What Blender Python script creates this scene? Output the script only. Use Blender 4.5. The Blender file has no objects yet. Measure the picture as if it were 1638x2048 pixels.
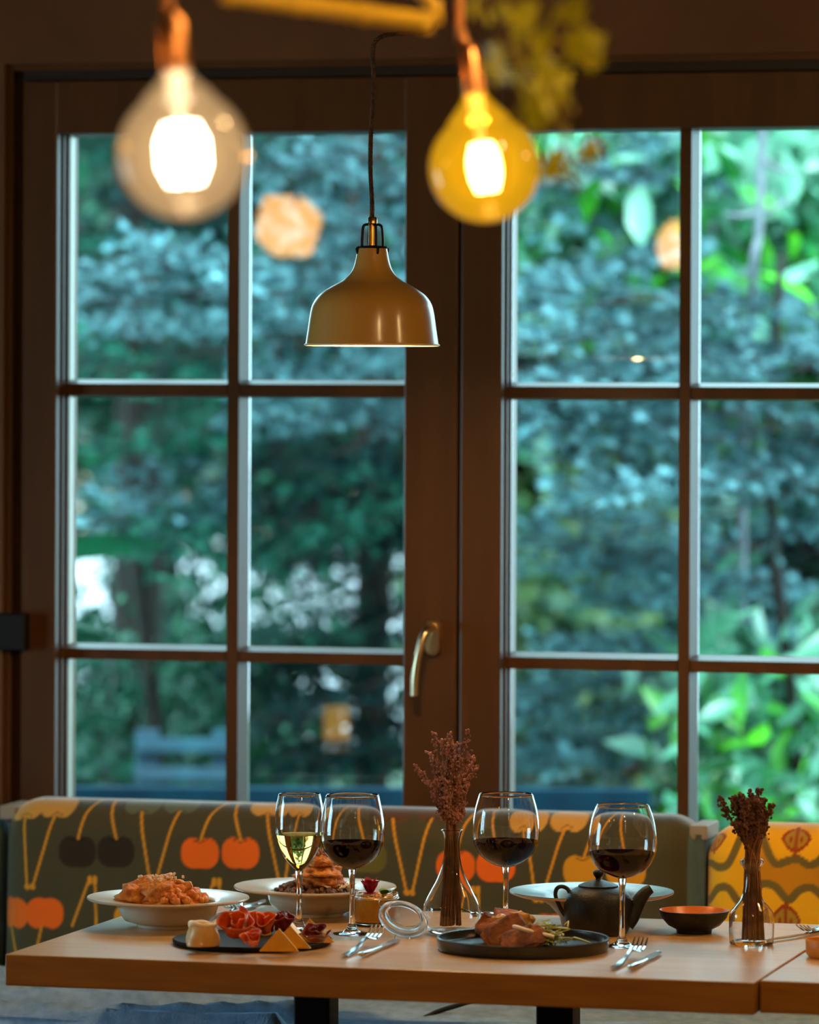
import bpy, math, random
import numpy as np
from mathutils import Vector, Matrix, noise

# ------------------------------------------------------------------ frame of reference
F, CX, HY, RO, CZ = 9214.0, 819.0, 800.0, 0.0045, 1.57
PSI = math.radians(14.6)
YW = 8.15
TZ = 0.75
cs, sn = math.cos(PSI), math.sin(PSI)
def kk(u, v):
    return ((u-CX)+RO*(v-HY))/F, (-(v-HY)+RO*(u-CX))/F
def P(u, v, Y):
    a, b = kk(u, v); return Vector((a*Y, Y, CZ+b*Y))
def T(u, v, z=TZ):
    a, b = kk(u, v); Y = (z-CZ)/b; return Vector((a*Y, Y, z))
def W(u, v, d=0.0):
    """pixel -> (s, d, z) on the plane at depth d behind the window face"""
    a, b = kk(u, v); Y = (d+YW*cs)/(a*sn+cs)
    x, y = a*Y, Y-YW
    return Vector((x*cs-y*sn, d, CZ+b*Y))
def WS(u, v, d=0.0): return W(u, v, d).x
def WZ(u, v, d=0.0): return W(u, v, d).z
MW = Matrix(((cs, sn, 0, 0), (-sn, cs, 0, YW), (0, 0, 1, 0), (0, 0, 0, 1)))

# ------------------------------------------------------------------ camera
S = bpy.context.scene
cam = bpy.data.cameras.new('camera'); camo = bpy.data.objects.new('camera', cam)
S.collection.objects.link(camo); S.camera = camo
cam.sensor_fit = 'HORIZONTAL'; cam.sensor_width = 24.0; cam.lens = F/1638*24
cam.shift_y = -(1024-HY)/1638
cam.clip_start = 0.05; cam.clip_end = 400
cr, sr = math.cos(RO), math.sin(RO)
camo.matrix_world = Matrix(((cr, -sr, 0, 0), (0, 0, -1, 0), (sr, cr, 0, CZ), (0, 0, 0, 1)))
cam.dof.use_dof = True; cam.dof.focus_distance = 7.15; cam.dof.aperture_fstop = 2.8

# ------------------------------------------------------------------ sky, exposure
w = bpy.data.worlds.new('World'); S.world = w; w.use_nodes = True
bg = w.node_tree.nodes['Background']
bg.inputs['Color'].default_value = (0.52, 0.86, 0.96, 1); bg.inputs['Strength'].default_value = 6.6
S.view_settings.view_transform = 'Standard'; S.view_settings.look = 'None'
S.view_settings.gamma = 1.0; S.view_settings.use_curve_mapping = False
S.view_settings.exposure = 0.0
WARM = (1.0, 0.60, 0.26)
def fill_light(s_, d, z, w_, h, e, turn):
    L_ = bpy.data.lights.new('blanket_fill', 'AREA'); L_.shape = 'RECTANGLE'; L_.size = w_; L_.size_y = h; L_.energy = e; L_.color = (.50, .80, 1.0)
    o = bpy.data.objects.new('blanket_fill', L_); S.collection.objects.link(o)
    o.matrix_world = MW @ Matrix.Translation((s_, d, z)) @ Matrix.Rotation(turn, 4, 'Z') @ Matrix.Rotation(math.pi/2, 4, 'X')
# daylight area lamp, added at the side window to brighten the blanket
fill_light(-2.98, -1.75, 1.05, .94, 1.14, 19, -math.pi/2)
SUN = bpy.data.lights.new('sun', 'SUN'); SUN.energy = 6.0; SUN.angle = 0.6; SUN.color = (0.85, 0.95, 1.0)
suno = bpy.data.objects.new('sun', SUN); S.collection.objects.link(suno)
suno.rotation_euler = (math.radians(26), math.radians(20), 0)

# ------------------------------------------------------------------ helpers
def sc(r, g, b):
    f = lambda c: (c/255/12.92) if c/255 <= .04045 else ((c/255+.055)/1.055)**2.4
    return (f(r), f(g), f(b), 1)
def mat(name, col, rough=.6, metal=0.0, col2=None, scale=8.0, stretch=(1,1,1), bump=0.0, bscale=None,
        coat=0.0, emit=None, estr=0.0, spec=.5, vcol=None, trans=0.0, sss=0.0, ior=1.45, objrand=0.0):
    m = bpy.data.materials.new(name); m.use_nodes = True; N = m.node_tree.nodes; L = m.node_tree.links
    b = N['Principled BSDF']
    b.inputs['Roughness'].default_value = rough; b.inputs['Metallic'].default_value = metal
    b.inputs['Specular IOR Level'].default_value = spec; b.inputs['Coat Weight'].default_value = coat
    b.inputs['Coat Roughness'].default_value = .15; b.inputs['IOR'].default_value = ior
    b.inputs['Transmission Weight'].default_value = trans
    if sss:
        b.inputs['Subsurface Weight'].default_value = sss; b.inputs['Subsurface Radius'].default_value = (.01, .006, .004)
        b.inputs['Subsurface Scale'].default_value = .5
    src = None
    tc = N.new('ShaderNodeTexCoord'); mp = N.new('ShaderNodeMapping'); mp.inputs['Scale'].default_value = stretch
    L.new(tc.outputs['Object'], mp.inputs['Vector'])
    if vcol:
        at = N.new('ShaderNodeAttribute'); at.attribute_name = vcol; src = at.outputs['Color']
    elif col2 is not None:
        nz = N.new('ShaderNodeTexNoise'); nz.inputs['Scale'].default_value = scale; nz.inputs['Detail'].default_value = 5
        L.new(mp.outputs[0], nz.inputs['Vector'])
        rp = N.new('ShaderNodeValToRGB'); rp.color_ramp.elements[0].position = .35; rp.color_ramp.elements[1].position = .65
        rp.color_ramp.elements[0].color = col; rp.color_ramp.elements[1].color = col2
        L.new(nz.outputs['Fac'], rp.inputs['Fac']); src = rp.outputs['Color']
    if src is not None:
        if objrand:
            oi = N.new('ShaderNodeObjectInfo'); mr = N.new('ShaderNodeMapRange')
            mr.inputs['To Min'].default_value = 1-objrand; mr.inputs['To Max'].default_value = 1+objrand
            L.new(oi.outputs['Random'], mr.inputs['Value'])
            hs = N.new('ShaderNodeHueSaturation'); L.new(mr.outputs[0], hs.inputs['Value']); L.new(src, hs.inputs['Color'])
            src = hs.outputs['Color']
        L.new(src, b.inputs['Base Color'])
    else:
        b.inputs['Base Color'].default_value = col
    if bump:
        n2 = N.new('ShaderNodeTexNoise'); n2.inputs['Scale'].default_value = bscale or scale*3; n2.inputs['Detail'].default_value = 4
        L.new(mp.outputs[0], n2.inputs['Vector'])
        bp = N.new('ShaderNodeBump'); bp.inputs['Strength'].default_value = bump; bp.inputs['Distance'].default_value = .004
        L.new(n2.outputs['Fac'], bp.inputs['Height']); L.new(bp.outputs[0], b.inputs['Normal'])
    if emit:
        b.inputs['Emission Color'].default_value = emit; b.inputs['Emission Strength'].default_value = estr
    return m
def glassy(name, col=(1,1,1,1), ior=1.45, rough=0.0):
    m = bpy.data.materials.new(name); m.use_nodes = True; N = m.node_tree.nodes; L = m.node_tree.links
    N.remove(N['Principled BSDF']); g = N.new('ShaderNodeBsdfGlass')
    g.inputs['Color'].default_value = col; g.inputs['IOR'].default_value = ior; g.inputs['Roughness'].default_value = rough
    L.new(g.outputs[0], N['Material Output'].inputs[0]); return m
def pane_mat(name, tint=(.97, 1, 1, 1), ior=1.38):
    m = bpy.data.materials.new(name); m.use_nodes = True; N = m.node_tree.nodes; L = m.node_tree.links
    N.remove(N['Principled BSDF']); t = N.new('ShaderNodeBsdfTransparent'); t.inputs[0].default_value = tint
    g = N.new('ShaderNodeBsdfGlossy'); g.inputs['Roughness'].default_value = 0.02
    fr = N.new('ShaderNodeFresnel'); fr.inputs['IOR'].default_value = ior
    mx = N.new('ShaderNodeMixShader'); L.new(fr.outputs[0], mx.inputs[0]); L.new(t.outputs[0], mx.inputs[1]); L.new(g.outputs[0], mx.inputs[2])
    L.new(mx.outputs[0], N['Material Output'].inputs[0]); return m
def glow_glass(name, tint, emit, estr, fac):
    """lamp glass: see-through, a thin milky coat that glows, a shiny skin"""
    m = bpy.data.materials.new(name); m.use_nodes = True; N = m.node_tree.nodes; L = m.node_tree.links
    N.remove(N['Principled BSDF']); t = N.new('ShaderNodeBsdfTransparent'); t.inputs[0].default_value = tint
    e = N.new('ShaderNodeEmission'); e.inputs[0].default_value = emit; e.inputs[1].default_value = estr
    g = N.new('ShaderNodeBsdfGlossy'); g.inputs['Roughness'].default_value = 0.03
    fr = N.new('ShaderNodeFresnel'); fr.inputs['IOR'].default_value = 1.5
    m1 = N.new('ShaderNodeMixShader'); m1.inputs[0].default_value = fac
    L.new(t.outputs[0], m1.inputs[1]); L.new(e.outputs[0], m1.inputs[2])
    m2 = N.new('ShaderNodeMixShader'); L.new(fr.outputs[0], m2.inputs[0]); L.new(m1.outputs[0], m2.inputs[1]); L.new(g.outputs[0], m2.inputs[2])
    L.new(m2.outputs[0], N['Material Output'].inputs[0]); return m
def emis(name, col, s):
    m = bpy.data.materials.new(name); m.use_nodes = True; N = m.node_tree.nodes; L = m.node_tree.links
    N.remove(N['Principled BSDF']); e = N.new('ShaderNodeEmission'); e.inputs[0].default_value = col; e.inputs[1].default_value = s
    L.new(e.outputs[0], N['Material Output'].inputs[0]); return m

class MB:
    def __init__(s): s.v = []; s.f = []
    def add(s, vs, fs):
        o = len(s.v); s.v += [tuple(p) for p in vs]; s.f += [tuple(i+o for i in f) for f in fs]; return s
    def box(s, x0, x1, y0, y1, z0, z1, M=None):
        vs = [(x, y, z) for x in (x0, x1) for y in (y0, y1) for z in (z0, z1)]
        if M is not None: vs = [M @ Vector(p) for p in vs]
        return s.add(vs, [(0,1,3,2),(4,6,7,5),(0,4,5,1),(2,3,7,6),(0,2,6,4),(1,5,7,3)])
    def bbox(s, x0, x1, y0, y1, z0, z1, b=.004, M=None):
        """box with chamfered edges along its three directions"""
        import bmesh
        bm = bmesh.new(); bmesh.ops.create_cube(bm, size=1)
        for q in bm.verts:
            q.co = Vector((x0+(q.co.x+.5)*(x1-x0), y0+(q.co.y+.5)*(y1-y0), z0+(q.co.z+.5)*(z1-z0)))
        bmesh.ops.bevel(bm, geom=bm.edges[:], offset=b, segments=2, affect='EDGES', profile=.5)
        bm.verts.ensure_lookup_table()
        vs = [(M @ q.co) if M is not None else q.co.copy() for q in bm.verts]; fs = [[q.index for q in f.verts] for f in bm.faces]
        bm.free(); return s.add(vs, fs)
    def tube(s, pts, rad, n=8, cap=True, sx=1.0, sy=1.0, up=None):
        pts = [Vector(p) for p in pts]; m = len(pts)
        if not hasattr(rad, '__len__'): rad = [rad]*m
        t0 = (pts[1]-pts[0]).normalized()
        ref = Vector(up) if up else (Vector((0,0,1)) if abs(t0.z) < .9 else Vector((1,0,0)))
        vs = []; fs = []
        a = ref.cross(t0).normalized()
        for i in range(m):
            t = (pts[min(i+1, m-1)]-pts[max(i-1, 0)]).normalized()
            a = (a - t*a.dot(t)).normalized(); b = t.cross(a)
            for k in range(n):
                q = 2*math.pi*k/n; vs.append(pts[i]+a*math.cos(q)*rad[i]*sx+b*math.sin(q)*rad[i]*sy)
        for i in range(m-1):
            for k in range(n):
                fs.append((i*n+k, i*n+(k+1) % n, (i+1)*n+(k+1) % n, (i+1)*n+k))
        if cap: fs += [tuple(reversed(range(n))), tuple(range((m-1)*n, m*n))]
        return s.add(vs, fs)
    def lathe(s, prof, n=40, c=(0,0,0), close=False):
        vs = []; fs = []; idx = []
        for r, z in prof:
            if r < 1e-6: idx.append([len(vs)]*n); vs.append((c[0], c[1], c[2]+z))
            else:
                idx.append(list(range(len(vs), len(vs)+n)))
                vs += [(c[0]+r*math.cos(2*math.pi*k/n), c[1]+r*math.sin(2*math.pi*k/n), c[2]+z) for k in range(n)]
        rng = range(len(prof)) if close else range(len(prof)-1)
        for i in rng:
            A, B = idx[i], idx[(i+1) % len(prof)]
            for k in range(n):
                q = []
                for j in (A[k], A[(k+1) % n], B[(k+1) % n], B[k]):
                    if j not in q: q.append(j)
                if len(q) > 2: fs.append(tuple(q))
        return s.add(vs, fs)
    def ball(s, c, r, n=8, m=6, sq=(1,1,1), jit=0.0, fq=3.0):
        vs = []; fs = []; seed = Vector((random.random()*50, random.random()*50, 0))
        for i in range(m+1):
            th = math.pi*i/m
            for k in range(n):
                ph = 2*math.pi*k/n
                d = Vector((math.sin(th)*math.cos(ph), math.sin(th)*math.sin(ph), math.cos(th)))
                q = 1+(jit*noise.noise(d*fq+seed) if jit else 0)
                vs.append((c[0]+d.x*r*sq[0]*q, c[1]+d.y*r*sq[1]*q, c[2]+d.z*r*sq[2]*q))
        for i in range(m):
            for k in range(n):
                fs.append((i*n+k, (i+1)*n+k, (i+1)*n+(k+1) % n, i*n+(k+1) % n))
        return s.add(vs, fs)
    def build(s, name, m, parent=None, loc=None, rot=None, smooth=False, M=None):
        me = bpy.data.meshes.new(name); me.from_pydata([tuple(p) for p in s.v], [], s.f); me.update()
        if m: me.materials.append(m)
        if smooth: me.polygons.foreach_set('use_smooth', [True]*len(me.polygons))
        o = bpy.data.objects.new(name, me); S.collection.objects.link(o)
        if parent: o.parent = parent
        if loc is not None: o.location = loc
        if rot is not None: o.rotation_euler = rot
        if M is not None: o.matrix_world = M
        return o
def smooth_angle(o, deg=40):
    me = o.data; me.polygons.foreach_set('use_smooth', [True]*len(me.polygons))
    try: me.set_sharp_from_angle(angle=math.radians(deg))
    except Exception: pass
    return o
def tag(o, label=None, cat=None, group=None, kind=None):
    if label: o['label'] = label
    if cat: o['category'] = cat
    if group: o['group'] = group
    if kind: o['kind'] = kind
    return o
def thing(name, label, cat, loc=(0,0,0), rot=None, group=None, kind=None, M=None):
    o = bpy.data.objects.new(name, None); S.collection.objects.link(o); o.empty_display_size = .05
    if M is not None: o.matrix_world = M
    else:
        o.location = loc
        if rot is not None: o.rotation_euler = rot
    return tag(o, label, cat, group, kind)
def copy_tree(o, parent=None):
    c = o.copy(); S.collection.objects.link(c); c.parent = parent
    for ch in list(o.children): copy_tree(ch, c)
    return c
def cr_spline(pts, k=6):
    pts = [Vector(p) for p in pts]; out = []
    for i in range(len(pts)-1):
        p0 = pts[max(i-1, 0)]; p1 = pts[i]; p2 = pts[i+1]; p3 = pts[min(i+2, len(pts)-1)]
        for j in range(k):
            t = j/k
            out.append(.5*((2*p1)+(p2-p0)*t+(2*p0-5*p1+4*p2-p3)*t*t+(3*p1-p0-3*p2+p3)*t**3))
    out.append(pts[-1]); return out
def prof_px(u, Y, z0, lst):
    """[(radius px, row px)] at distance Y -> [(radius m, height above z0 m)]"""
    k = Y/F; return [(r*k, P(u, v, Y).z-z0) for r, v in lst]
def smoothprof(pr, k=5):
    q = cr_spline([Vector((r, z, 0)) for r, z in pr], k); return [(max(p.x, 0), p.y) for p in q]
random.seed(4)

# ------------------------------------------------------------------ materials
M = {}
M['frame'] = mat('brown_lacquered_wood', sc(88, 55, 27), .42, col2=sc(78, 48, 23), scale=3, stretch=(6, 6, 1), bump=.05, coat=.08, spec=.35)
M['frame_dark'] = mat('groove_shade_brown', sc(32, 24, 16), .5)  # darker frame brown, standing in for shade in the grooves
M['wallp'] = mat('brown_plaster', sc(110, 72, 38), .8, col2=sc(98, 62, 32), scale=4, bump=.15)
M['ceil'] = mat('dark_ceiling', sc(60, 48, 36), .9, col2=sc(50, 40, 30))
M['floor'] = mat('dark_floorboards', sc(70, 50, 34), .5, col2=sc(50, 34, 22), scale=3, stretch=(1, 12, 1))
M['pane'] = pane_mat('window_glass')
M['spacer'] = mat('silver_spacer', sc(205, 205, 195), .35, .4)
M['steel'] = mat('polished_steel', (.75, .75, .74, 1), .16, 1.0)
M['satin'] = mat('satin_nickel', (.78, .62, .38, 1), .28, 1.0)
M['brass'] = mat('brass', (.75, .45, .14, 1), .28, 1.0)
M['dmetal'] = mat('dark_metal', sc(30, 28, 27), .5, .5)
M['table'] = mat('beech_table_wood', sc(214, 174, 118), .32, col2=sc(198, 154, 98), scale=2.2, stretch=(1.2, 14, 14), bump=.06, coat=.25)
M['tedge'] = mat('beech_table_edge', sc(172, 112, 40), .5, col2=sc(150, 94, 32), scale=3, stretch=(2, 20, 20), bump=.06)
M['white'] = mat('white_porcelain', sc(208, 194, 172), .24, coat=.3, col2=sc(200, 186, 164), scale=3)
M['cream'] = mat('cream_stoneware', sc(216, 186, 146), .4, col2=sc(204, 172, 132), scale=30)
M['bluerim'] = mat('blue_grey_glaze', sc(120, 146, 160), .3, col2=sc(92, 120, 138), scale=60, coat=.3)
M['black'] = mat('black_stoneware', sc(26, 27, 29), .38, col2=sc(20, 21, 22), scale=20, coat=.2)
M['slate'] = mat('black_slate', sc(24, 22, 24), .75, col2=sc(18, 16, 18), scale=25, bump=.2, spec=.25)
M['castiron'] = mat('matt_black_stoneware', sc(19, 19, 18), .48, col2=sc(13, 13, 12), scale=40, bump=.25, bscale=300)
M['glass'] = glassy('clear_glass')
M['lidglass'] = glassy('thick_cloudy_glass', (.97, .98, 1, 1), 1.3, .22)
M['redwine'] = glassy('red_wine', (.05, .006, .010, 1), 1.34)
M['whitewine'] = glassy('white_wine', (.90, .74, .36, 1), 1.34)
M['shade'] = mat('cream_lacquered_steel', sc(204, 156, 78), .30, coat=.5, col2=sc(200, 151, 74), scale=2)
M['shade_in'] = mat('white_lampshade_inside', sc(235, 225, 205), .5)
M['cord'] = mat('braided_brown_cord', sc(92, 62, 40), .8, col2=sc(50, 34, 24), scale=160, bump=.5)
M['copper'] = mat('copper_lamp_holder', (.85, .36, .13, 1), .3, 1.0)
M['bamboo'] = mat('bamboo', sc(246, 196, 50), .4, col2=sc(236, 180, 40), scale=8, stretch=(1, 6, 6))
M['ivy'] = mat('ivy_leaf', sc(222, 206, 36), .4, col2=sc(150, 150, 28), scale=18, coat=.3)
M['ivystem'] = mat('ivy_stem', sc(110, 74, 34), .7)
M['sofaprint'] = mat('printed_upholstery', (1,1,1,1), .85, vcol='print', bump=.25, bscale=500, spec=.3); M['sofaprint'].node_tree.nodes['Principled BSDF'].inputs['Sheen Weight'].default_value = .9; M['sofaprint'].node_tree.nodes['Principled BSDF'].inputs['Sheen Roughness'].default_value = .35
M['sofablue'] = mat('grey_blue_upholstery', sc(82, 104, 112), .85, col2=sc(70, 92, 100), scale=30, bump=.3, bscale=400)
M['blanket'] = mat('grey_blue_blanket', sc(160, 194, 230), .95, col2=sc(132, 168, 206), scale=45, bump=.5, bscale=220)
M['seam'] = mat('black_strap', sc(22, 24, 26), .7)
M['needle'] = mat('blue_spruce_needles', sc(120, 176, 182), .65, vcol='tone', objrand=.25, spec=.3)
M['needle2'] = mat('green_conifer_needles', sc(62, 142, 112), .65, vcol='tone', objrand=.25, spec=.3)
M['needle3'] = mat('shade_painted_spruce_needles', sc(30, 70, 70), .7, vcol='tone', objrand=.3, spec=.2)  # darker copy of the spruce needles, inner shade put into the colour
M['bark'] = mat('conifer_bark', sc(40, 32, 26), .9, col2=sc(22, 18, 15), scale=12, bump=.5)
M['palebark'] = mat('pale_sapling_bark', sc(122, 130, 140), .8, col2=sc(96, 102, 110), scale=12)
M['leaf'] = mat('fresh_green_leaf', sc(62, 150, 18), .45, col2=sc(22, 100, 46), scale=5, objrand=.35, spec=.5)
M['leaf2'] = mat('dark_green_leaf', sc(8, 92, 58), .5, col2=sc(3, 50, 44), scale=5, objrand=.35)
M['leaf3'] = mat('olive_green_leaf', sc(78, 104, 52), .55, col2=sc(20, 66, 52), scale=4, objrand=.3)
M['grass'] = mat('dark_green_lawn', sc(24, 60, 40), .9, col2=sc(40, 62, 36), scale=2)  # dark green grass, mottled with a duller green
M['gravel'] = mat('pale_gravel', sc(190, 192, 200), .9, col2=sc(168, 168, 172), scale=3)
M['bluewood'] = mat('blue_painted_wood', sc(0, 44, 60), .75, col2=sc(0, 32, 48), scale=8, spec=.15)
M['palewood'] = mat('pale_weathered_wood', sc(40, 88, 104), .7, col2=sc(38, 66, 82), scale=10)
M['render'] = mat('pale_house_render', sc(214, 184, 156), .9, col2=sc(204, 172, 144))
M['fried'] = mat('fried_crumb', sc(224, 146, 54), .6, col2=sc(170, 92, 34), scale=90, bump=1, bscale=150)
M['pasta'] = mat('orange_pasta', sc(230, 150, 62), .45, col2=sc(204, 106, 34), scale=50, bump=.8, bscale=120)
M['lentil'] = mat('brown_ragout', sc(128, 84, 52), .5, col2=sc(90, 56, 34), scale=80, bump=1, bscale=200)
M['gratedc'] = mat('grated_cheese', sc(240, 214, 190), .6)
M['herb'] = mat('green_herb', sc(110, 150, 40), .5, col2=sc(60, 110, 30), scale=40)
M['cheese'] = mat('yellow_cheese', sc(232, 170, 48), .42, col2=sc(224, 158, 40), scale=60, bump=.15, sss=.1)
M['rind'] = mat('cheese_rind', sc(240, 200, 96), .5)
M['ham'] = mat('red_cured_meat', sc(242, 116, 32), .45, col2=sc(208, 62, 20), scale=50, coat=.2)
M['ham2'] = mat('dark_salami', sc(132, 34, 30), .36, col2=sc(92, 22, 24), scale=60, coat=.2)
M['brie'] = mat('soft_white_cheese', sc(238, 206, 150), .4, col2=sc(206, 150, 60), scale=22, coat=.2)
M['toast'] = mat('brown_toast', sc(172, 98, 44), .6, col2=sc(112, 56, 26), scale=40, bump=.8, bscale=140)
M['egg'] = mat('yellow_sauce', sc(226, 176, 74), .4, col2=sc(200, 134, 40), scale=40, bump=.5, coat=.3)
M['salad'] = mat('pale_green_salad', sc(226, 206, 80), .5, col2=sc(160, 170, 50), scale=40)
M['custard'] = mat('yellow_layered_dessert', sc(232, 176, 48), .5, col2=sc(206, 140, 30), scale=22, bump=.3)
M['petal'] = mat('crimson_petal', sc(176, 20, 62), .5, col2=sc(120, 10, 60), scale=60)
M['petal2'] = mat('orange_red_petal', sc(226, 62, 26), .5)
M['dried'] = mat('dried_mauve_florets', sc(186, 130, 116), .8, col2=sc(134, 92, 84), scale=60)
M['dried2'] = mat('dried_dark_brown_florets', sc(112, 74, 60), .85, col2=sc(78, 52, 44), scale=60)
M['dstem'] = mat('dried_brown_stems', sc(140, 92, 58), .8, col2=sc(104, 68, 44), scale=60)
M['water'] = glassy('water', (.97, .98, .98, 1), 1.33)
M['sauce'] = mat('orange_dip', sc(214, 122, 54), .35, col2=sc(200, 110, 46), scale=10)
M['woodbowl'] = mat('honey_wood', sc(214, 140, 40), .45, col2=sc(190, 116, 30), scale=6, stretch=(1, 1, 8))
M['filament'] = emis('glowing_filament', (1.0, .86, .7, 1), 90)
M['globe_cream'] = glow_glass('milky_lamp_globe', (1, .9, .75, 1), (1.0, .60, .26, 1), .80, .70)
M['globe_amber'] = glow_glass('amber_lamp_globe', (1, .72, .2, 1), (1.0, .47, .008, 1), 1.0, .76)
M['lampglow'] = emis('lit_lampshade', (1.0, .42, .06, 1), 26)
M['lampglow2'] = emis('lit_lantern', (1.0, .50, .05, 1), 7)
M['pendantglow'] = emis('lit_bulb', (1.0, .62, .30, 1), 14)

# ------------------------------------------------------------------ room shell (in the window's frame: s along, d out, z up)
S0, S1, D0 = -2.9, 4.2, -9.6
zh = WZ(819, 118)              # header line
sl, sr_ = WS(14, 800), WS(1840, 800)
zs = .62                        # sill, hidden by the bench
CEIL = 2.75
def struct(name, mb, m, **k): return tag(mb.build(name, m, **k), kind='structure')
struct('floor', MB().box(S0, S1, D0, .2, -.05, 0), M['floor'], M=MW)
struct('ceiling', MB().box(S0, S1, D0, .2, CEIL, CEIL+.05), M['ceil'], M=MW)
S0w, S1w = -3.4, 4.6
def side_wall(name, x0, x1, d0, d1, z0, z1):
    m = MB(); m.box(x0, x1, D0, d0, 0, CEIL); m.box(x0, x1, d1, .2, 0, CEIL); m.box(x0, x1, d0, d1, 0, z0); m.box(x0, x1, d0, d1, z1, CEIL)
    struct(name, m, M['wallp'], M=MW)
side_wall('wall_left', S0-.1, S0, -2.3, -1.2, .4, 1.7)
struct('wall_right', MB().box(S1, S1+.1, D0, .2, 0, CEIL), M['wallp'], M=MW)
def side_glass(name, x, d0, d1, z0, z1):
    t = thing(name, None, None, M=MW, kind='structure')
    m = MB(); m.box(x-.03, x+.03, d0, d0+.07, z0, z1); m.box(x-.03, x+.03, d1-.07, d1, z0, z1); m.box(x-.03, x+.03, d0+.07, d1-.07, z0, z0+.07); m.box(x-.03, x+.03, d0+.07, d1-.07, z1-.07, z1)
    m.build('window_frame', M['frame'], t); MB().box(x-.004, x+.004, d0+.07, d1-.07, z0+.07, z1-.07).build('pane', M['pane'], t)
side_glass('added_window', S0-.05, -2.3, -1.2, .4, 1.7)  # window added out of view to let cool light onto the blanket

struct('wall_front', MB().box(S0, S1, D0-.1, D0, 0, CEIL), M['wallp'], M=MW)
wb = MB()
wb.box(S0, sl, -.02, .2, 0, CEIL); wb.box(sr_, S1, -.02, .2, 0, CEIL)
wb.box(sl, sr_, -.02, .2, 0, zs); wb.box(sl, sr_, -.02, .2, zh, CEIL)
struct('wall_back', wb, M['wallp'], M=MW)
# fixed frame lining the opening, the groove's shade put into its dark colour
g = .010
t = thing('trim_1', None, None, M=MW, kind='structure')
fr = MB()
fr.box(sl, sl+.03, .0, .19, zs, zh); fr.box(sr_-.03, sr_, .0, .19, zs, zh)
fr.box(sl, sr_, .0, .19, zh-.028, zh); fr.box(sl, sr_, 0, .19, zs, zs+.03)
fr.build('fixed_frame', M['frame_dark'], t)
st = MB(); st.box(sl-.002, sl+.012, -.012, -.001, zs, zh); st.box(sl, sr_, -.012, -.001, zh-.012, zh+.002)
st.build('cover_strip', M['frame'], t)
struct('window_sill', MB().bbox(sl, sr_, -.10, .0, zs-.03, zs, .004), M['frame'], M=MW) .name = 'trim_2'

# ------------------------------------------------------------------ the two casements
DG = .085                       # depth of the glass
def casement(name, uo0, ui0, um0, um1, ui1, uo1, first):
    t = thing(name, None, None, M=MW, kind='structure')
    v_mid = 800
    so0, si0, si1, so1 = [WS(u, v_mid) for u in (uo0, ui0, ui1, uo1)]
    sm0, sm1 = WS(um0, v_mid, .035), WS(um1, v_mid, .035)
    uc = (ui0+min(ui1, 1638))/2
    r = (uc-300)/890.0
    ztop = WZ(uc, 266-9*r); zt0 = zh-.03; zb0 = zs+.035; zbot = zs+.13
    def sash(mb, a0, a1, b0, b1, inner):  # a prism bar with a stepped inner profile
        mb.box(a0, a1, .0, .11, b0, b1)
    m = MB()
    m.bbox(so0, si0, 0, .12, zb0, zt0, .003); m.bbox(si1, so1, 0, .12, zb0, zt0, .003)
    m.build('stile', M['frame'], t)
    m = MB(); m.bbox(si0-.001, si1+.001, 0.0005, .12, ztop, zt0, .003); m.bbox(si0-.001, si1+.001, 0.0005, .12, zb0, zbot, .003)
    m.build('rail', M['frame'], t)
    # bright glazing spacer and bead next to the glass on the side that faces us
    m = MB(); m.box(si0, si0+.006, .050, .056, zbot, ztop)
    m.box(si0, si0+.004, .028, .034, zbot, ztop)
    m.build('glazing_bead', M['frame'], t)
    if first:
        pts = []
        n = 900
        m = MB()
        z0, z1 = zbot, ztop
        m.box(si0, si0+.0045, .062, .082, z0, z1)
        for k in range(260):
            za = z0+(z1-z0)*k/260
            m.box(si0+.0045, si0+.0062, .064, .080, za, za+(z1-z0)/260*.55)
        m.build('glazing_spacer', M['spacer'], t)
    # glazing bars: trapezoid section, wide at the glass
    def vbar(z0, z1):
        e0, e1 = .003, .007
        sec = [(sm0, .035), (sm1, .035), (sm1+e1, DG), (sm0-e0, DG)]
        vs = [(x, d, z) for z in (z0, z1) for x, d in sec]
        return MB().add(vs, [(0,1,5,4),(1,2,6,5),(2,3,7,6),(3,0,4,7),(0,3,2,1),(4,5,6,7)])
    b = vbar(zbot, ztop).build('glazing_bar', M['frame'], t)
    zb = []
    for k, (va, vb_) in enumerate(((767, 791), (1299, 1320))):
        va += (0+6*r, 18*r)[k]; vb_ += (6*r, 20*r)[k]
        za, zc = WZ(uc, va, .035), WZ(uc, vb_, .035)
        for (x0, x1) in ((si0, sm0-.002), (sm1+.002, si1)):
            sec = [(.036, zc), (.036, za), (DG, za+.0075), (DG, zc-.003)]
            vs = [(x, d, z) for x in (x0, x1) for d, z in sec]
            MB().add(vs, [(0,1,5,4),(1,2,6,5),(2,3,7,6),(3,0,4,7),(0,3,2,1),(4,5,6,7)]).build('glazing_bar', M['frame'], t)
        zb.append((zc-.003, za+.0075))
    lv = [ztop, zb[0][1], zb[0][0], zb[1][1], zb[1][0], zbot]
    for (x0, x1) in ((si0, sm0-.003), (sm1+.007, si1)):
        for i in (0, 2, 4):
            MB().box(x0, x1, DG-.006, DG-.002, lv[i+1], lv[i]).build('pane', M['pane'], t)
    return t, si1, so1
w1, a1, b1 = casement('window_1', 24, 112, 455, 478, 808, 915, True)
w2, a2, b2 = casement('window_2', 921, 1003, 1358, 1381, 1735, 1830, False)
# dark filler added in the gap between the sashes, imitating its shade
q0, q1 = WS(912, 800), WS(924, 800)
MB().box(q0, q1, .02, .10, zs+.035, zh-.03).build('gap_filler', M['frame_dark'], w1)
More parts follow.
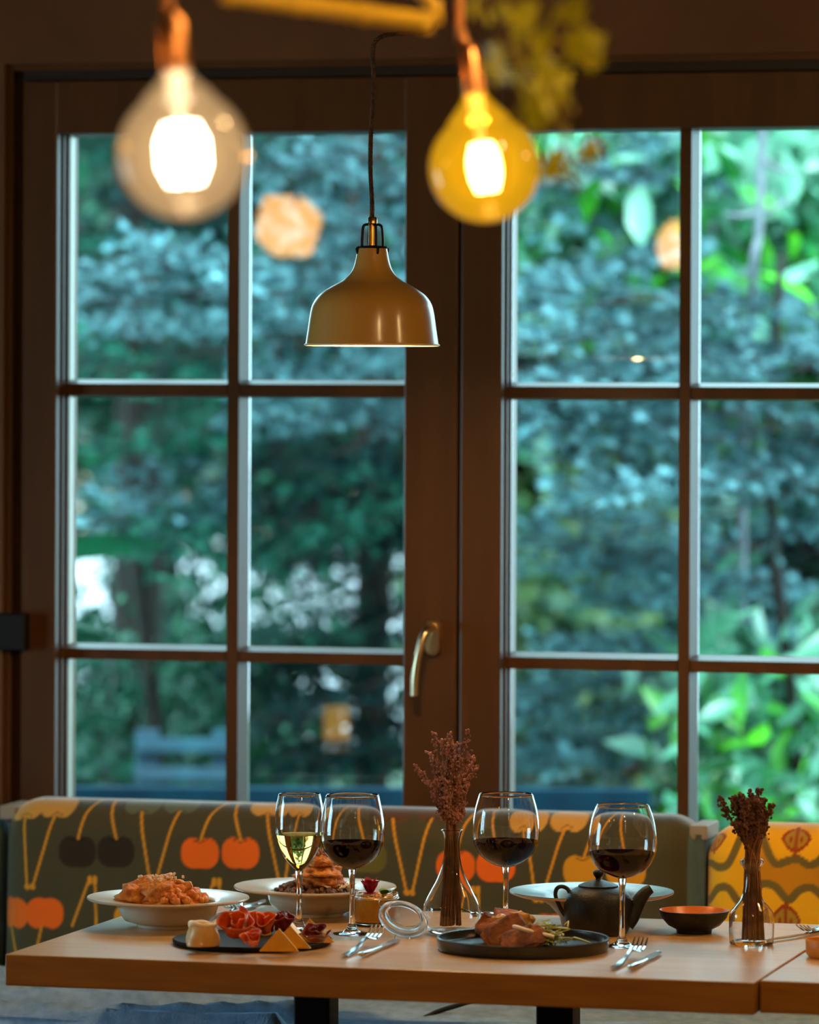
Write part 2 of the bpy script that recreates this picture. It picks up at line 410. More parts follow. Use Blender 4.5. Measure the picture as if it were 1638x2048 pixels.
# handle on window_1
hp = W(868, 1275, 0)
m = MB()
plate = [(.0135*math.cos(q), .0135*math.sin(q)+(.019 if math.sin(q) > 0 else -.019)) for q in [2*math.pi*k/28 for k in range(28)]]
vs = [(x, -.000, z) for x, z in plate]+[(x, -.010, z) for x, z in plate]+[(x*.86, -.0125, z*.93) for x, z in plate]
n = 28
fs = [(k, (k+1) % n, n+(k+1) % n, n+k) for k in range(n)]+[(n+k, n+(k+1) % n, 2*n+(k+1) % n, 2*n+k) for k in range(n)]+[tuple(range(2*n, 3*n))]
m.add([(x+hp.x, y, z+hp.z) for x, y, z in vs], fs)
hb = smooth_angle(m.build('handle_plate', M['satin'], w1))
m = MB()
z = hp.z+.018
pth = [(hp.x, -.01, z), (hp.x, -.032, z), (hp.x-.002, -.046, z-.004), (hp.x-.008, -.052, z-.02), (hp.x-.016, -.054, z-.055), (hp.x-.0205, -.053, z-.085), (hp.x-.022, -.050, z-.118)]
pp = cr_spline(pth, 6); nn = len(pp)
m.tube(pp, [.0095-.0018*min(1, i/12) for i in range(nn)], 14, sx=1.0, sy=.8)
smooth_angle(m.build('lever', M['satin'], hb), 50)
# dark catch on the left jamb
c0 = W(0, 1225); c1 = W(60, 1300)
o = MB().bbox(c0.x, c1.x, -.03, -.0, c1.z, c0.z, .003).build('catch', M['dmetal'], w1)

# ------------------------------------------------------------------ benches
def smin(a, lo, hi): return np.clip((a-lo)/(hi-lo), 0, 1)
def seg_dist(x, y, pts):
    d = np.full(x.shape, 1e9)
    for (x0, y0), (x1, y1) in zip(pts[:-1], pts[1:]):
        dx, dy = x1-x0, y1-y0; t = np.clip(((x-x0)*dx+(y-y0)*dy)/(dx*dx+dy*dy+1e-12), 0, 1)
        d = np.minimum(d, np.hypot(x-x0-t*dx, y-y0-t*dy))
    return d
DF = -.30                        # front face of the bench backs, in front of the window plane
R = .062; TH = .15
def back_geom(name, u0, u1, vtop0, vtop1, vref, paint, parent, step=.0025, zbase=.50, lean=.05):
    """upholstered back: rounded box swept along s; the print follows the cloth (s, t = length over the cloth)"""
    s0, s1 = WS(u0, vref, DF), WS(u1, vref, DF)
    z0t, z1t = WZ(u0, vtop0, DF+TH/2), WZ(u1, vtop1, DF+TH/2)
    H = .5*(z0t+z1t)
    # core profile with normals; t = arc length, t=0 at the point where the roll begins
    zf = H-R
    rows = []
    nf = int((zf-zbase)/step)
    for i in range(nf+1):
        z = zbase+(zf-zbase)*i/nf; d = R-lean*(zf-z)
        rows.append((d, z, (-1, 0), z-zf))
    na = 26
    for i in range(1, na+1):
        q = math.pi/2*i/na; rows.append((R, zf, (-math.cos(q), math.sin(q)), R*q))
    dc = TH-2*R
    for i in range(1, 5): rows.append((R+dc*i/4, zf, (0, 1), R*math.pi/2+dc*i/4))
    for i in range(1, 11):
        q = math.pi/2*i/10; rows.append((R+dc, zf, (math.sin(q), math.cos(q)), R*math.pi/2+dc+R*q))
    rows.append((R+dc, zbase, (1, 0), 1.0))
    L = s1-s0
    cols = []
    for i in range(49): q = -math.pi/2+math.pi/2*i/48; cols.append((R, q))
    nc = int((L-2*R)/step)
    for i in range(1, nc): cols.append((R+(L-2*R)*i/nc, 0))
    for i in range(49): q = math.pi/2*i/48; cols.append((L-R, q))
    rr = np.array([(d, z, n_[0], n_[1], t) for d, z, n_, t in rows]); cc = np.array(cols)
    Sg = (s0+cc[:, 0]+R*np.sin(cc[:, 1]))[:, None]+0*rr[:, 0][None, :]
    cph = np.cos(cc[:, 1])[:, None]
    Dg = DF+rr[:, 0][None, :]+R*cph*rr[:, 2][None, :]
    Zg = rr[:, 1][None, :]+R*cph*rr[:, 3][None, :]
    # soft upholstery: gentle dents
    Tg = rr[:, 4][None, :]+0*Sg
    arc = (s0+cc[:, 0]+R*cc[:, 1])[:, None]+0*Tg
    Dg = Dg+.0016*np.sin(Sg*23+Zg*9)*np.cos(Zg*17)
    nC, nR = Sg.shape
    verts = np.stack([Sg, Dg, Zg], -1).reshape(-1, 3)
    ii = np.arange(nC-1)[:, None]*nR+np.arange(nR-1)[None, :]
    faces = np.stack([ii, ii+nR, ii+nR+1, ii+1], -1).reshape(-1, 4)
    me = bpy.data.meshes.new(name); me.from_pydata(verts.tolist(), [], faces.tolist()+[list(range(nR-1, -1, -1)), list(range((nC-1)*nR, nC*nR))]); me.update()
    me.polygons.foreach_set('use_smooth', [True]*(len(me.polygons)-2)+[False]*2)
    if paint:
        col = paint(arc.reshape(-1), Tg.reshape(-1), zf, s0, s1, H)
        ca = me.color_attributes.new('print', 'FLOAT_COLOR', 'POINT')
        a = np.ones((len(verts), 4), np.float32); a[:, :3] = col; ca.data.foreach_set('color', a.reshape(-1))
        me.materials.append(M['sofaprint'])
    else: me.materials.append(M['sofablue'])
    o = bpy.data.objects.new(name, me); S.collection.objects.link(o); o.parent = parent
    return o
def to_st(u, v, zf):
    q = W(u, v, DF); z = q.z
    if z <= zf: return q.x, z-zf
    a = math.asin(min(.98, (z-zf)/(R*.98))); return W(u, v, DF+R*(1-math.cos(a))).x, R*a
lin = lambda r, g_, b: np.array(sc(r, g_, b)[:3])
def over(col, c, a): return col*(1-a[:, None])+c[None, :]*a[:, None]
def cherry(col, s, t, c, rx, ry, colr, up=1, edge=.0016):
    x = (s-c[0])/rx; y = (t-c[1])/ry*up
    # rounded square, dimple where the stem enters (y = +1 side)
    rad = (np.abs(x)**2.5+np.abs(y)**2.5)**(1/2.5)
    notch = .20*np.exp(-(x/.30)**2)*(y > 0)+.07*np.exp(-(x/.3)**2)*(y < 0)
    a = 1-smin((rad+notch-1)*min(rx, ry), -edge*.5, edge*.5)
    return over(col, colr, a)
def stem(col, s, t, pts, wd, colr, edge=.0016):
    d = seg_dist(s, t, pts)
    return over(col, colr, 1-smin(d-wd, -edge*.5, edge*.5))
def paint_cherries(s, t, zf, s0, s1, H):
    base = lin(74, 70, 46); col = np.tile(base, (len(s), 1))
    cream, greyg, orange = lin(214, 164, 76), lin(100, 108, 86), lin(250, 112, 22)
    dark, olive, yellow, stemc, brown = lin(46, 36, 24), lin(108, 100, 40), lin(224, 158, 30), lin(226, 156, 34), lin(92, 62, 36)
    k = 1/1166.0
    def ST(u, v): return to_st(u, v, zf)
    def inv(cu1, cu2, v0, c, vee, vt=1632, vb=1772):       # hanging heads-down pair at the top, stems meeting below
        for cu in (cu1, cu2):
            cc_ = ST(cu, v0); cc_ = (cc_[0], cc_[1]-.002)
            nonlocal col
            col = cherry(col, s, t, cc_, 38*k, 40*k, c, up=-1)
        for j, cu in enumerate((cu1, cu2)):
            e = vee+(-6, 5)[j]
            col = stem(col, s, t, [ST(cu-6+12*0, vt-4), ST(e, vb)], .0022, stemc)
            col = stem(col, s, t, [ST(e-1, vb-2), ST(e+1, vb)], .0045, stemc)
            col = stem(col, s, t, [ST(cu-18, vt+2), ST(cu-6, vt-5), ST(cu+7, vt+1)], .0012, c*.35)
    def upr(cu1, cu2, v0, c, tops, ry=33):                # upright pair, stems running up over the top edge
        nonlocal col
        for cu in (cu1, cu2): col = cherry(col, s, t, ST(cu, v0), 39.5*k, ry*k, c, up=1)
        for cu, (tu, tv) in zip((cu1, cu2), tops):
            a = ST(cu+1, v0-ry+8); b = ST(tu, tv); mid = ((a[0]*.45+b[0]*.55)-.004, a[1]*.45+b[1]*.55)
            col = stem(col, s, t, [a, mid, b, (b[0]+.02, b[1]+.05)], .0022, stemc)
            col = stem(col, s, t, [ST(cu-13, v0-ry+8), ST(cu+1, v0-ry+12), ST(cu+14, v0-ry+6)], .0012, c*.35)
    inv(56, 120, 1612, cream, 62, 1632, 1774); inv(290, 368, 1612, greyg, 308, 1628, 1764)
    inv(541, 606, 1617, cream, 566, 1634, 1766); inv(792, 872, 1627, brown, 820, 1642, 1786)
    inv(1060, 1140, 1640, cream, 1078, 1658, 1800)
    upr(155, 232, 1703, dark, [(203, 1594), (231, 1590)]); upr(400, 481, 1706, orange, [(452, 1600), (476, 1594)])
    upr(650, 735, 1714, olive, [(690, 1610), (722, 1604)]); upr(912, 992, 1732, orange, [(958, 1622), (984, 1616)])
    upr(1166, 1252, 1742, yellow, [(1218, 1640), (1244, 1634)])
    # lower rows: repeat one step down, mostly behind the crockery
    def inv2(cu1, cu2, v0, c):
        nonlocal col
        for cu in (cu1, cu2):
            col = cherry(col, s, t, ST(cu, v0), 40*k, 33*k, c, up=-1)
            col = stem(col, s, t, [ST(cu-6, v0+26), ST((cu1+cu2)/2, v0+165)], .0022, stemc)
    def vtop(u, v, dl, dr):
        nonlocal col
        for a, b in ((-5, dl), (5, dr)):
            col = stem(col, s, t, [ST(u+a, v), ST(u+b, v+95)], .0022, stemc); col = stem(col, s, t, [ST(u+a, v), ST(u+a, v+8)], .0042, stemc)
    inv2(22, 92, 1826, orange); inv2(268, 340, 1838, yellow); inv2(520, 600, 1842, greyg); inv2(815, 895, 1852, yellow); inv2(1100, 1180, 1860, orange)
    vtop(185, 1756, -38, 10); vtop(434, 1760, -38, 10); vtop(700, 1768, -38, 10); vtop(952, 1776, -38, 10); vtop(1210, 1788, -38, 10)
    # right end piece is plain grey-blue cloth past the seam
    e = smin(s-(s1-.018), 0, .002); col = over(col, lin(82, 108, 116), e)
    return col
def paint_pears(s, t, zf, s0, s1, H):
    base = lin(250, 186, 20); col = np.tile(base, (len(s), 1)); k = 1/1190.0
    deep, olive, red, seed = lin(206, 140, 16), lin(118, 100, 46), lin(158, 66, 16), lin(176, 140, 36)
    def ST(u, v): return to_st(u, v, zf)
    def wave(pts): return [tuple(p[:2]) for p in cr_spline([(*ST(u, v), 0) for u, v in pts], 8)]
    up_ = [(1380, 1730), (1405, 1728), (1430, 1735), (1455, 1728), (1478, 1685), (1500, 1655), (1510, 1642)]
    up2 = [(1516, 1640), (1530, 1690), (1550, 1726), (1575, 1722), (1595, 1718), (1620, 1730), (1645, 1715), (1665, 1680), (1690, 1648)]
    lo = [(1380, 1806), (1405, 1800), (1430, 1778), (1455, 1776), (1475, 1800), (1492, 1812), (1508, 1785), (1525, 1768), (1550, 1772), (1572, 1796), (1582, 1798), (1600, 1780), (1625, 1776), (1655, 1800), (1680, 1806)]
    a, b, c = wave(up_), wave(up2), wave(lo)
    # deeper band between the waves
    xs = np.array([ST(u, v)[0] for u, v in lo]); ys = np.array([ST(u, v)[1] for u, v in lo])
    ux = up_[:-2]+up2[1:]; x2 = np.array([ST(u, v)[0] for u, v in ux]); y2 = np.array([ST(u, v)[1] for u, v in ux])
    inb = (t > np.interp(s, xs, ys)) & (t < np.interp(s, x2, y2)); col = over(col, deep, inb.astype(float)*(s > ST(1500, 1700)[0]))
    for q in (a, b, c): col = stem(col, s, t, q, .0068, olive)
    def pear(cu, cv, w_=29, h=30):
        nonlocal col
        cx, cy = ST(cu, cv)
        th = np.linspace(0, 2*np.pi, 40)
        def shape(f): return [(cx+f*w_*k*math.sin(q)*(1-.38*abs(math.cos(q))**3), cy+f*h*k*math.cos(q)*(1+.12*abs(math.cos(q))**6)) for q in th]
        x = (s-cx)/(w_*k); y = (t-cy)/(h*k)
        rr_ = np.abs(x)**1.7+np.abs(y)**1.35
        col = over(col, seed, (1-smin(rr_, .92, 1.0)))
        ring = (rr_ > .72) & (rr_ < 1.08); col = over(col, red, ring.astype(float))
        col = stem(col, s, t, [(cx, cy+h*k*1.15), (cx, cy-h*k*1.2)], .0028, red)
        for sg in (-1, 1): col = cherry(col, s, t, (cx+sg*11*k, cy-2*k), 3.2*k, 8*k, red)
    for q in ((1421, 1672), (1593, 1680), (1572, 1840), (1765, 1680), (1740, 1840)): pear(*q)
    return col

bench = thing('cherry_print_bench_back', 'long olive bench back printed with orange, cream and dark cherries, behind the laid table', 'bench', M=MW)
back_geom('upholstered_back', -2, 1396, 1586, 1636, 1620, paint_cherries, bench)
bench2 = thing('pear_print_bench_back', 'yellow bench back printed with halved pears and wavy olive bands, at the right', 'bench', M=MW)
back_geom('upholstered_back', 1404, 2050, 1636, 1664, 1650, paint_pears, bench2)
bench3 = thing('grey_blue_bench_back', 'plain grey-blue bench back cut off by the left edge of the frame', 'bench', M=MW)
back_geom('upholstered_back', -560, -10, 1600, 1612, 1620, None, bench3, step=.02)
# blue side lining between first and second back, and the blocks at the joints
a = WS(1386, 1700, DF+.02); b = WS(1403, 1700, DF+.02)
MB().bbox(a-.004, b+.004, DF+.03, DF+TH+.02, .50, WZ(1395, 1662, DF+.03), .006).build('side_panel', M['sofablue'], bench)
for u, v in ((1397, 1662), (18, 1622)):
    q = W(u, v, DF+.04)
    tag(MB().bbox(q.x-.014, q.x+.016, q.y-.01, q.y+.10, q.z-.014, q.z+.010, .002).build('joint_block', mat('grey_block', sc(150, 140, 124), .6), None, M=MW),
        'small grey block between %s' % ('the cherry bench and the pear bench' if u > 500 else 'the cherry bench and the plain left bench'), 'block')
# seat: base + blanket
seat = thing('bench_seat', 'long bench seat under the grey-blue blanket, behind the table legs', 'bench', M=MW)
MB().bbox(-2.3, 2.3, DF-.52, DF-.03, .02, .44, .006).build('seat_base', M['frame'], seat)
MB().bbox(-2.3, 2.3, DF-.54, DF-.03, .442, .52, .02).build('seat_cushion', M['sofablue'], seat)
NX, NY = 260, 70
vs = []; fs = []
for j in range(NY+1):
    for i in range(NX+1):
        s_ = -1.5+3.0*i/NX; d = DF-.60+.60*j/NY+.02*math.sin(s_*3)
        p = Vector((s_*1.3, d*7, 0))
        z = .562+.012*noise.noise(p)+.008*noise.noise(Vector((s_*3+d*8, d*16-s_*4, 3)))
        fold = noise.noise(Vector((s_*1.1+d*2.5, d*9-s_*2.2, 7)))
        z += .026*max(0, 1-abs(fold)*6)*(1 if s_ < .0 else .3)
        if j < 12: z -= (.0015*(12-j)**2)*1.0
        vs.append((s_, min(d, DF-.024) if j > 12 else DF-.49+.0*j-.004*(12-j), z))
for j in range(NY):
    for i in range(NX):
        q = j*(NX+1)+i; fs.append((q, q+1, q+NX+2, q+NX+1))
o = MB().add(vs, fs).build('blanket', M['blanket'], None, M=MW, smooth=True)
tag(o, 'crumpled grey-blue blanket spread over the bench seat below the table', 'blanket')
# a dark strap lying on the blanket
q = [W(u, v, DF-.35) for u, v in ((840, 2040), (870, 2026), (900, 2018), (945, 2006), (985, 2002))]
o = MB().tube(cr_spline([(p.x, p.y+.02*i, p.z+.0) for i, p in enumerate(q)], 6), .004, 8).build('strap', M['seam'], None, M=MW, smooth=True)
tag(o, 'thin black strap lying on the blanket between the table legs', 'strap')

# ------------------------------------------------------------------ tables
def tcorner(u, v): return T(u, v)
fl = T(10, 1908.5); frr = T(1508, 1965.5)
e1 = (frr-fl).normalized(); e2 = Vector((-e1.y, e1.x, 0))
if e2.y < 0: e2 = -e2
LT = (frr-fl).length; DT = .745
PT = math.atan2(e1.y, e1.x)
TM = Matrix.Translation((fl.x, fl.y, 0)) @ Matrix.Rotation(PT, 4, 'Z')
def add_top(root, x0, x1, y0, y1, th):
    o = MB().bbox(x0, x1, y0, y1, TZ-th, TZ, .0022).build('tabletop', M['table'], root)
    o.data.materials.append(M['tedge'])
    for p in o.data.polygons:
        if abs(p.normal.z) < .5: p.material_index = 1
    return o
t1 = thing('dining_table', 'beech dining table laid with bowls and wine, on black legs', 'table', M=TM)
TH1 = .046
add_top(t1, 0, LT, 0, DT, TH1)
def table_leg(root, x, y):
    m = MB(); m.bbox(x-.028, x+.028, y-.028, y+.028, .03, TZ-TH1-.018, .003); m.build('leg', M['dmetal'], root)
    m = MB(); m.bbox(x-.085, x+.085, y-.2, y+.2, TZ-TH1-.018, TZ-TH1-.001, .002); m.build('bracket', M['dmetal'], root)
    m = MB(); m.bbox(x-.05, x+.05, y-.25, y+.25, .0, .03, .004); m.build('foot', M['dmetal'], root)
def tx(u, v=1990, yo=.25):   # table-local x of a pixel column at depth yo
    lo, hi = -2.0, 3.0
    for _ in range(40):
        mid = (lo+hi)/2; p = TM @ Vector((mid, yo, TZ-.05)); uu = CX+F*p.x/p.y
        if uu < u: lo = mid
        else: hi = mid
    return lo
table_leg(t1, tx(638, yo=.34), .34); table_leg(t1, tx(1122, yo=.34), .34)
t2 = thing('second_table', 'matching beech table pushed against the right end of the laid table', 'table', M=TM @ Matrix.Translation((LT+.003, .028, 0)))
add_top(t2, 0, .8, 0, DT, TH1)
m = MB(); m.bbox(.37, .43, .32, .38, .03, TZ-TH1-.018, .003); m.build('leg', M['dmetal'], t2)
m = MB(); m.bbox(.3, .5, .15, .55, TZ-TH1-.018, TZ-TH1-.001, .002); m.build('bracket', M['dmetal'], t2)
m = MB(); m.bbox(.35, .45, .1, .6, .0, .03, .004); m.build('foot', M['dmetal'], t2)

# ------------------------------------------------------------------ wine glasses
def wine_glass(u, vb, rim_v, rb, prof, wine_v, wmat, label, wlabel, group=None):
    p = T(u, vb); Y = p.y
    t = thing('wine_glass', label, 'glass', p, group='wine glasses on the table')
    out = smoothprof(prof_px(u, Y, TZ, prof), 5)     # outer bowl from stem top to rim
    rfoot = 38*Y/F
    zb = out[0][1]
    stemp = [(0.0, .0004), (rfoot, .0004), (rfoot, .0016), (rfoot*.55, .0035), (.0085, .0085), (.0050, .018), (.0040, .035), (.0038, zb*.6), (.0046, zb-.012), (.0062, zb-.003), (out[0][0], zb)]
    smooth_angle(MB().lathe(stemp[:-1]+[(.0066, zb), (0.0, zb+.001)], 36).build('stem', M['glass'], t), 60)
    tw = .0011
    inner = [(max(r-tw, 0), z+(.0012 if i < 3 else 0)) for i, (r, z) in enumerate(out)]
    inner = [(0, inner[0][1]+.003)]+[q for q in inner if q[0] > .001]
    prof2 = [(0, zb)]+out[1:]+[(out[-1][0]-tw*.5, out[-1][1]+.0006)]+list(reversed(inner))
    smooth_angle(MB().lathe(prof2, 56).build('bowl', M['glass'], t), 60)
    zw = P(u, wine_v, Y).z-TZ
    wp = [(0, inner[0][1]-.0006)]+[(r+.0003, z) for r, z in inner[1:] if z < zw-.001]
    # radius at the surface
    rs = np.interp(zw, [z for r, z in inner], [r for r, z in inner])
    wp += [(rs+.0003, zw), (rs-.002, zw-.0004), (0, zw-.0004)]
    wo = MB().lathe(wp, 56).build('wine', wmat, t); smooth_angle(wo, 50); wo['label'] = wlabel
    return t
big = lambda c, top: [(4, c+52), (22, c+46), (44, c+29), (60, c), (64, c-22), (64, c-50), (61, c-78), (54, top)]
wine_glass(704, 1868, 1590, 54, [(4, 1739), (24, 1732), (46, 1717), (60, 1694), (64.5, 1672), (64, 1650), (60, 1622), (53, 1590)], 1684, M['redwine'],
           'round red wine glass beside the dessert jar', 'dark red wine')
wine_glass(1011, 1852, 1588, 55, [(4, 1734), (24, 1729), (48, 1714), (63, 1692), (67.5, 1668), (66.5, 1645), (62, 1616), (54, 1588)], 1681, M['redwine'],
           'round red wine glass standing behind the black plate of toast', 'dark red wine')
wine_glass(1244, 1893, 1612, 53, [(4, 1757), (24, 1751), (48, 1738), (63, 1716), (68.5, 1692), (67.5, 1668), (62, 1636), (52.5, 1610)], 1704, M['redwine'],
           'round red wine glass standing in front of the black teapot', 'dark red wine')
wine_glass(598, 1858, 1588, 43, [(4, 1742), (14, 1734), (30, 1715), (43, 1690), (49, 1665), (49.5, 1642), (47, 1612), (42, 1588)], 1668, M['whitewine'],
           'white wine glass with pale yellow wine, standing behind the cheese', 'pale yellow wine')

# ------------------------------------------------------------------ bowls and plates
def lathe_thing(name, label, cat, u, vb, prof, m, n=64, inner=None, partname='body', group=None, z0=TZ):
    p = T(u, vb, z0); t = thing(name, label, cat, p, group=group)
    pr = prof_px(u, p.y, z0, prof)
    o = MB().lathe(pr, n).build(partname, m, t); smooth_angle(o, 35)
    return t, p
def bowl_profile(u, Y, rr_, rim_v, foot_r, foot_v, well_r, thick=3.0):
    """wide-rimmed pasta bowl: foot, deep well, broad flat rim (radii px, rows px)"""
    k = Y/F; zr = P(u, rim_v, Y).z-TZ
    out = [(0, .003), (foot_r*k-.004, .003), (foot_r*k-.003, 0.0004), (foot_r*k, .0004), (foot_r*k+.001, .005),
           (well_r*k*.86, zr*.22), (well_r*k*.955, zr*.42), (well_r*k*.99, zr*.62), (well_r*k+.001, zr*.78), (well_r*k+.008, zr*.88), (rr_*k-.002, zr-.0035), (rr_*k, zr-.001),
           (rr_*k-.001, zr+.001), (rr_*k-.004, zr+.0006), (well_r*k+.006, zr*.93), (well_r*k-.003, zr*.82), (well_r*k*.93, zr*.52), (well_r*k*.80, zr*.28), (0, .009)]
    return out, zr
p = T(336, 1853); pr, zr1 = bowl_profile(336, p.y, 163, 1794, 62, 1866, 100)
bw1 = thing('pasta_bowl', 'white wide-rimmed bowl of crumbed meat and orange pasta, nearest the left end of the table', 'bowl', p)
smooth_angle(MB().lathe(pr, 72).build('bowl_body', M['white'], bw1), 50); P1 = p
p = T(630, 1829); pr, zr2 = bowl_profile(630, p.y, 163, 1772, 64, 1838, 95)
bw2 = thing('pasta_bowl', 'white wide-rimmed bowl behind the two left wine glasses, holding a stack of fried rings', 'bowl', p)
smooth_angle(MB().lathe(pr, 72).build('bowl_body', M['white'], bw2), 50); P2 = p

def mound(name, m, t, R0, H0, z0, n=60, amp=.006, fq=60, seed=1, kind='stuff', sq=1.0, off=(0, 0), parent=True):
    vs = [(off[0], off[1], z0+H0)]; fs = []
    rings = 16
    for i in range(1, rings+1):
        a = i/rings
        for k in range(n):
            q = 2*math.pi*k/n; r = R0*a
            z = H0*(1-a**2.2)
            nn_ = noise.noise(Vector((r*math.cos(q)*fq, r*math.sin(q)*fq, seed)))+.5*noise.noise(Vector((r*math.cos(q)*fq*2.3, r*math.sin(q)*fq*2.3, seed+9)))
            vs.append((off[0]+r*math.cos(q)*(1+.08*nn_), off[1]+r*math.sin(q)*sq*(1+.08*nn_), z0+z+amp*nn_*(1-a*.7)))
    for k in range(n): fs.append((0, 1+k, 1+(k+1) % n))
    for i in range(rings-1):
        for k in range(n):
            fs.append((1+i*n+k, 1+(i+1)*n+k, 1+(i+1)*n+(k+1) % n, 1+i*n+(k+1) % n))
    o = MB().add(vs, fs).build(name, m, t, smooth=True)
    return o
# food of bowl 1: pasta right, crumbed meat left, crumbs on top
t = thing('orange_pasta', 'orange pasta heaped in the right half of the left white bowl', 'food', (P1.x, P1.y, TZ))
o = mound('pasta_heap', M['pasta'], t, .064, .040, zr1*.62, amp=.007, fq=70, seed=3)
m = MB()
rs = random.Random(5)
for k in range(150):
    a = rs.uniform(0, 6.28); r = .060*math.sqrt(rs.random()); x, y = r*math.cos(a), r*math.sin(a)
    if x < -.01: continue
    z = zr1*.66+.036*(1-(r/.072)**2.2)
    m.ball((x, y, z), rs.uniform(.004, .008), 7, 5, jit=.4)
tag(m.build('pasta_pieces', M['pasta'], t, smooth=True), kind='stuff')
for i, (x, y, z, rx, ry, rz, ang) in enumerate([(-.046, -.012, .050, .036, .026, .017, .2), (-.018, -.026, .054, .030, .022, .018, -.3), (-.026, .012, .062, .040, .024, .016, .4), (.010, -.006, .058, .026, .022, .016, .1)]):
    m = MB().ball((0, 0, 0), 1.0, 26, 16, (rx, ry, rz), jit=.5, fq=2.2)
    m.v = [(a+.0016*noise.noise(Vector((a, b, c))*320), b+.0016*noise.noise(Vector((a, b, c))*320+Vector((9, 0, 0))), c+.0025*noise.noise(Vector((a, b, c))*260)) for a, b, c in m.v]
    o = m.build('crumbed_cutlet', M['fried'], None, loc=(P1.x+x, P1.y+y, TZ+z), rot=(.1, -.15, ang), smooth=True)
    tag(o, ['crumbed brown cutlet leaning at the left side of the left white bowl', 'crumbed cutlet at the front of the heap in the left bowl',
            'crumbed cutlet lying uppermost on the heap in the left bowl', 'small crumbed piece in the middle of the left bowl next to the pasta'][i], 'food', 'crumbed pieces in the left bowl')
m = MB()
for k in range(46):
    x = rs.gauss(-.01, .016); y = rs.gauss(0, .012); m.ball((x, y, zr1+.030+rs.uniform(-.004, .006)), rs.uniform(.0015, .003), 5, 4, jit=.5)
tag(m.build('grated_topping', M['gratedc'], t), kind='stuff')
# food of bowl 2
t = thing('brown_ragout', 'brown ragout filling the white bowl behind the glasses', 'food', (P2.x, P2.y, TZ))
mound('ragout_heap', M['lentil'], t, .064, .024, zr2*.66, amp=.006, fq=90, seed=8)
m = MB()
for k in range(140):
    a = rs.uniform(0, 6.28); r = .062*math.sqrt(rs.random()); x, y = r*math.cos(a), r*math.sin(a)
    m.ball((x, y, zr2*.70+.022*(1-(r/.075)**2)), rs.uniform(.003, .006), 6, 4, jit=.4)
tag(m.build('ragout_pieces', M['lentil'], t, smooth=True), kind='stuff')
m = MB()
for k in range(60):
    x = rs.uniform(.012, .06); y = rs.uniform(-.05, .02); m.tube([(x, y, zr2+.002), (x+rs.gauss(0, .006), y+rs.gauss(0, .006), zr2+.006)], .0009, 4)
tag(m.build('grated_topping', M['gratedc'], t), kind='stuff')
for i, (x, z, rr_, rt, tl) in enumerate([(.006, .022, .034, .0105, .1), (.010, .036, .030, .010, -.12), (.006, .050, .022, .009, .1)]):
    m = MB().ball((0, 0, 0), 1.0, 44, 24, (rr_*1.12, rr_*.95, rt*1.05), jit=.45, fq=2.1)
    m.v = [(a+.0022*noise.noise(Vector((a, b, c))*300), b+.0022*noise.noise(Vector((b, a, c))*300+Vector((9, 0, 0))), c+.0032*noise.noise(Vector((a, b, c))*230)) for a, b, c in m.v]
    o = m.build('fritter', M['fried'], None, loc=(P2.x+x, P2.y-.01, TZ+zr2*.75+z), rot=(.1, tl, i), smooth=True)
    tag(o, ['crumbed golden fritter, lowest of the stack in the bowl behind the glasses', 'crumbed golden fritter in the middle of the stack in the bowl behind the glasses', 'small crumbed fritter topping the stack in the bowl behind the glasses'][i], 'food', 'stacked fritters in the middle bowl')
m = MB()
for k in range(40): m.ball((rs.gauss(0.006, .008), rs.gauss(-.01, .006), .0+abs(rs.gauss(0, .006))), rs.uniform(.0018, .0034), 5, 4, jit=.5)
tag(m.build('crumb_garnish', mat('pale_pink_garnish', sc(206, 160, 140), .7, col2=sc(120, 80, 90), scale=200), None, loc=(P2.x, P2.y, TZ+zr2*.75+.062)), 'pinkish crumbly garnish on top of the stacked fritters', 'garnish', kind='stuff')

# wide plate behind the teapot: blue-grey flat top on a cream funnel foot
p = T(1183, 1852); Y = p.y; k = Y/F; zr = P(1183, 1783, Y).z-TZ
t = thing('wide_rim_bowl', 'wide cream bowl with a blue-grey rim, behind the black teapot', 'bowl', p)
pr = [(0, .003), (56*k, .003), (57*k, .0004), (60*k, .0004), (64*k, zr*.28), (84*k, zr*.60), (105*k, zr*.80), (150*k, zr-.006), (164*k, zr-.002), (165*k, zr)]
smooth_angle(MB().lathe(pr, 72).build('underside', M['cream'], t), 50)
pr = [(165*k, zr), (164*k, zr+.0015), (150*k, zr-.001), (100*k, zr-.006), (82*k, zr-.018), (60*k, zr*.42), (0, zr*.36)]
o = MB().lathe(pr, 72).build('rim', M['bluerim'], t); smooth_angle(o, 50); o['label'] = 'speckled blue-grey glazed rim'

# black round plate with raised edge
p = T(1046, 1900); Y = p.y; k = Y/F; PB = p
t = thing('black_plate', 'round black plate with a raised edge, holding toast and salad', 'plate', p)
ph = .020
pr = [(0, .002), (158*k, .002), (162*k, .0006), (168*k, .001), (171.5*k, .005), (172.5*k, ph-.001), (171*k, ph), (168*k, ph-.001), (166*k, .009), (160*k, .006), (0, .0055)]
smooth_angle(MB().lathe(pr, 84).build('plate_body', M['black'], t), 50)
# slate platter (oval)
p = T(505, 1888); Y = p.y; k = Y/F; PS = p
t = thing('slate_platter', 'flat black round platter holding cured meat and cheese', 'plate', p)
pr = [(0, .0006), (154*k, .0006), (159*k, .004), (160*k, .0075), (158*k, .009), (152*k, .0078), (0, .0075)]
smooth_angle(MB().lathe(pr, 72).build('plate_body', M['slate'], t), 50)
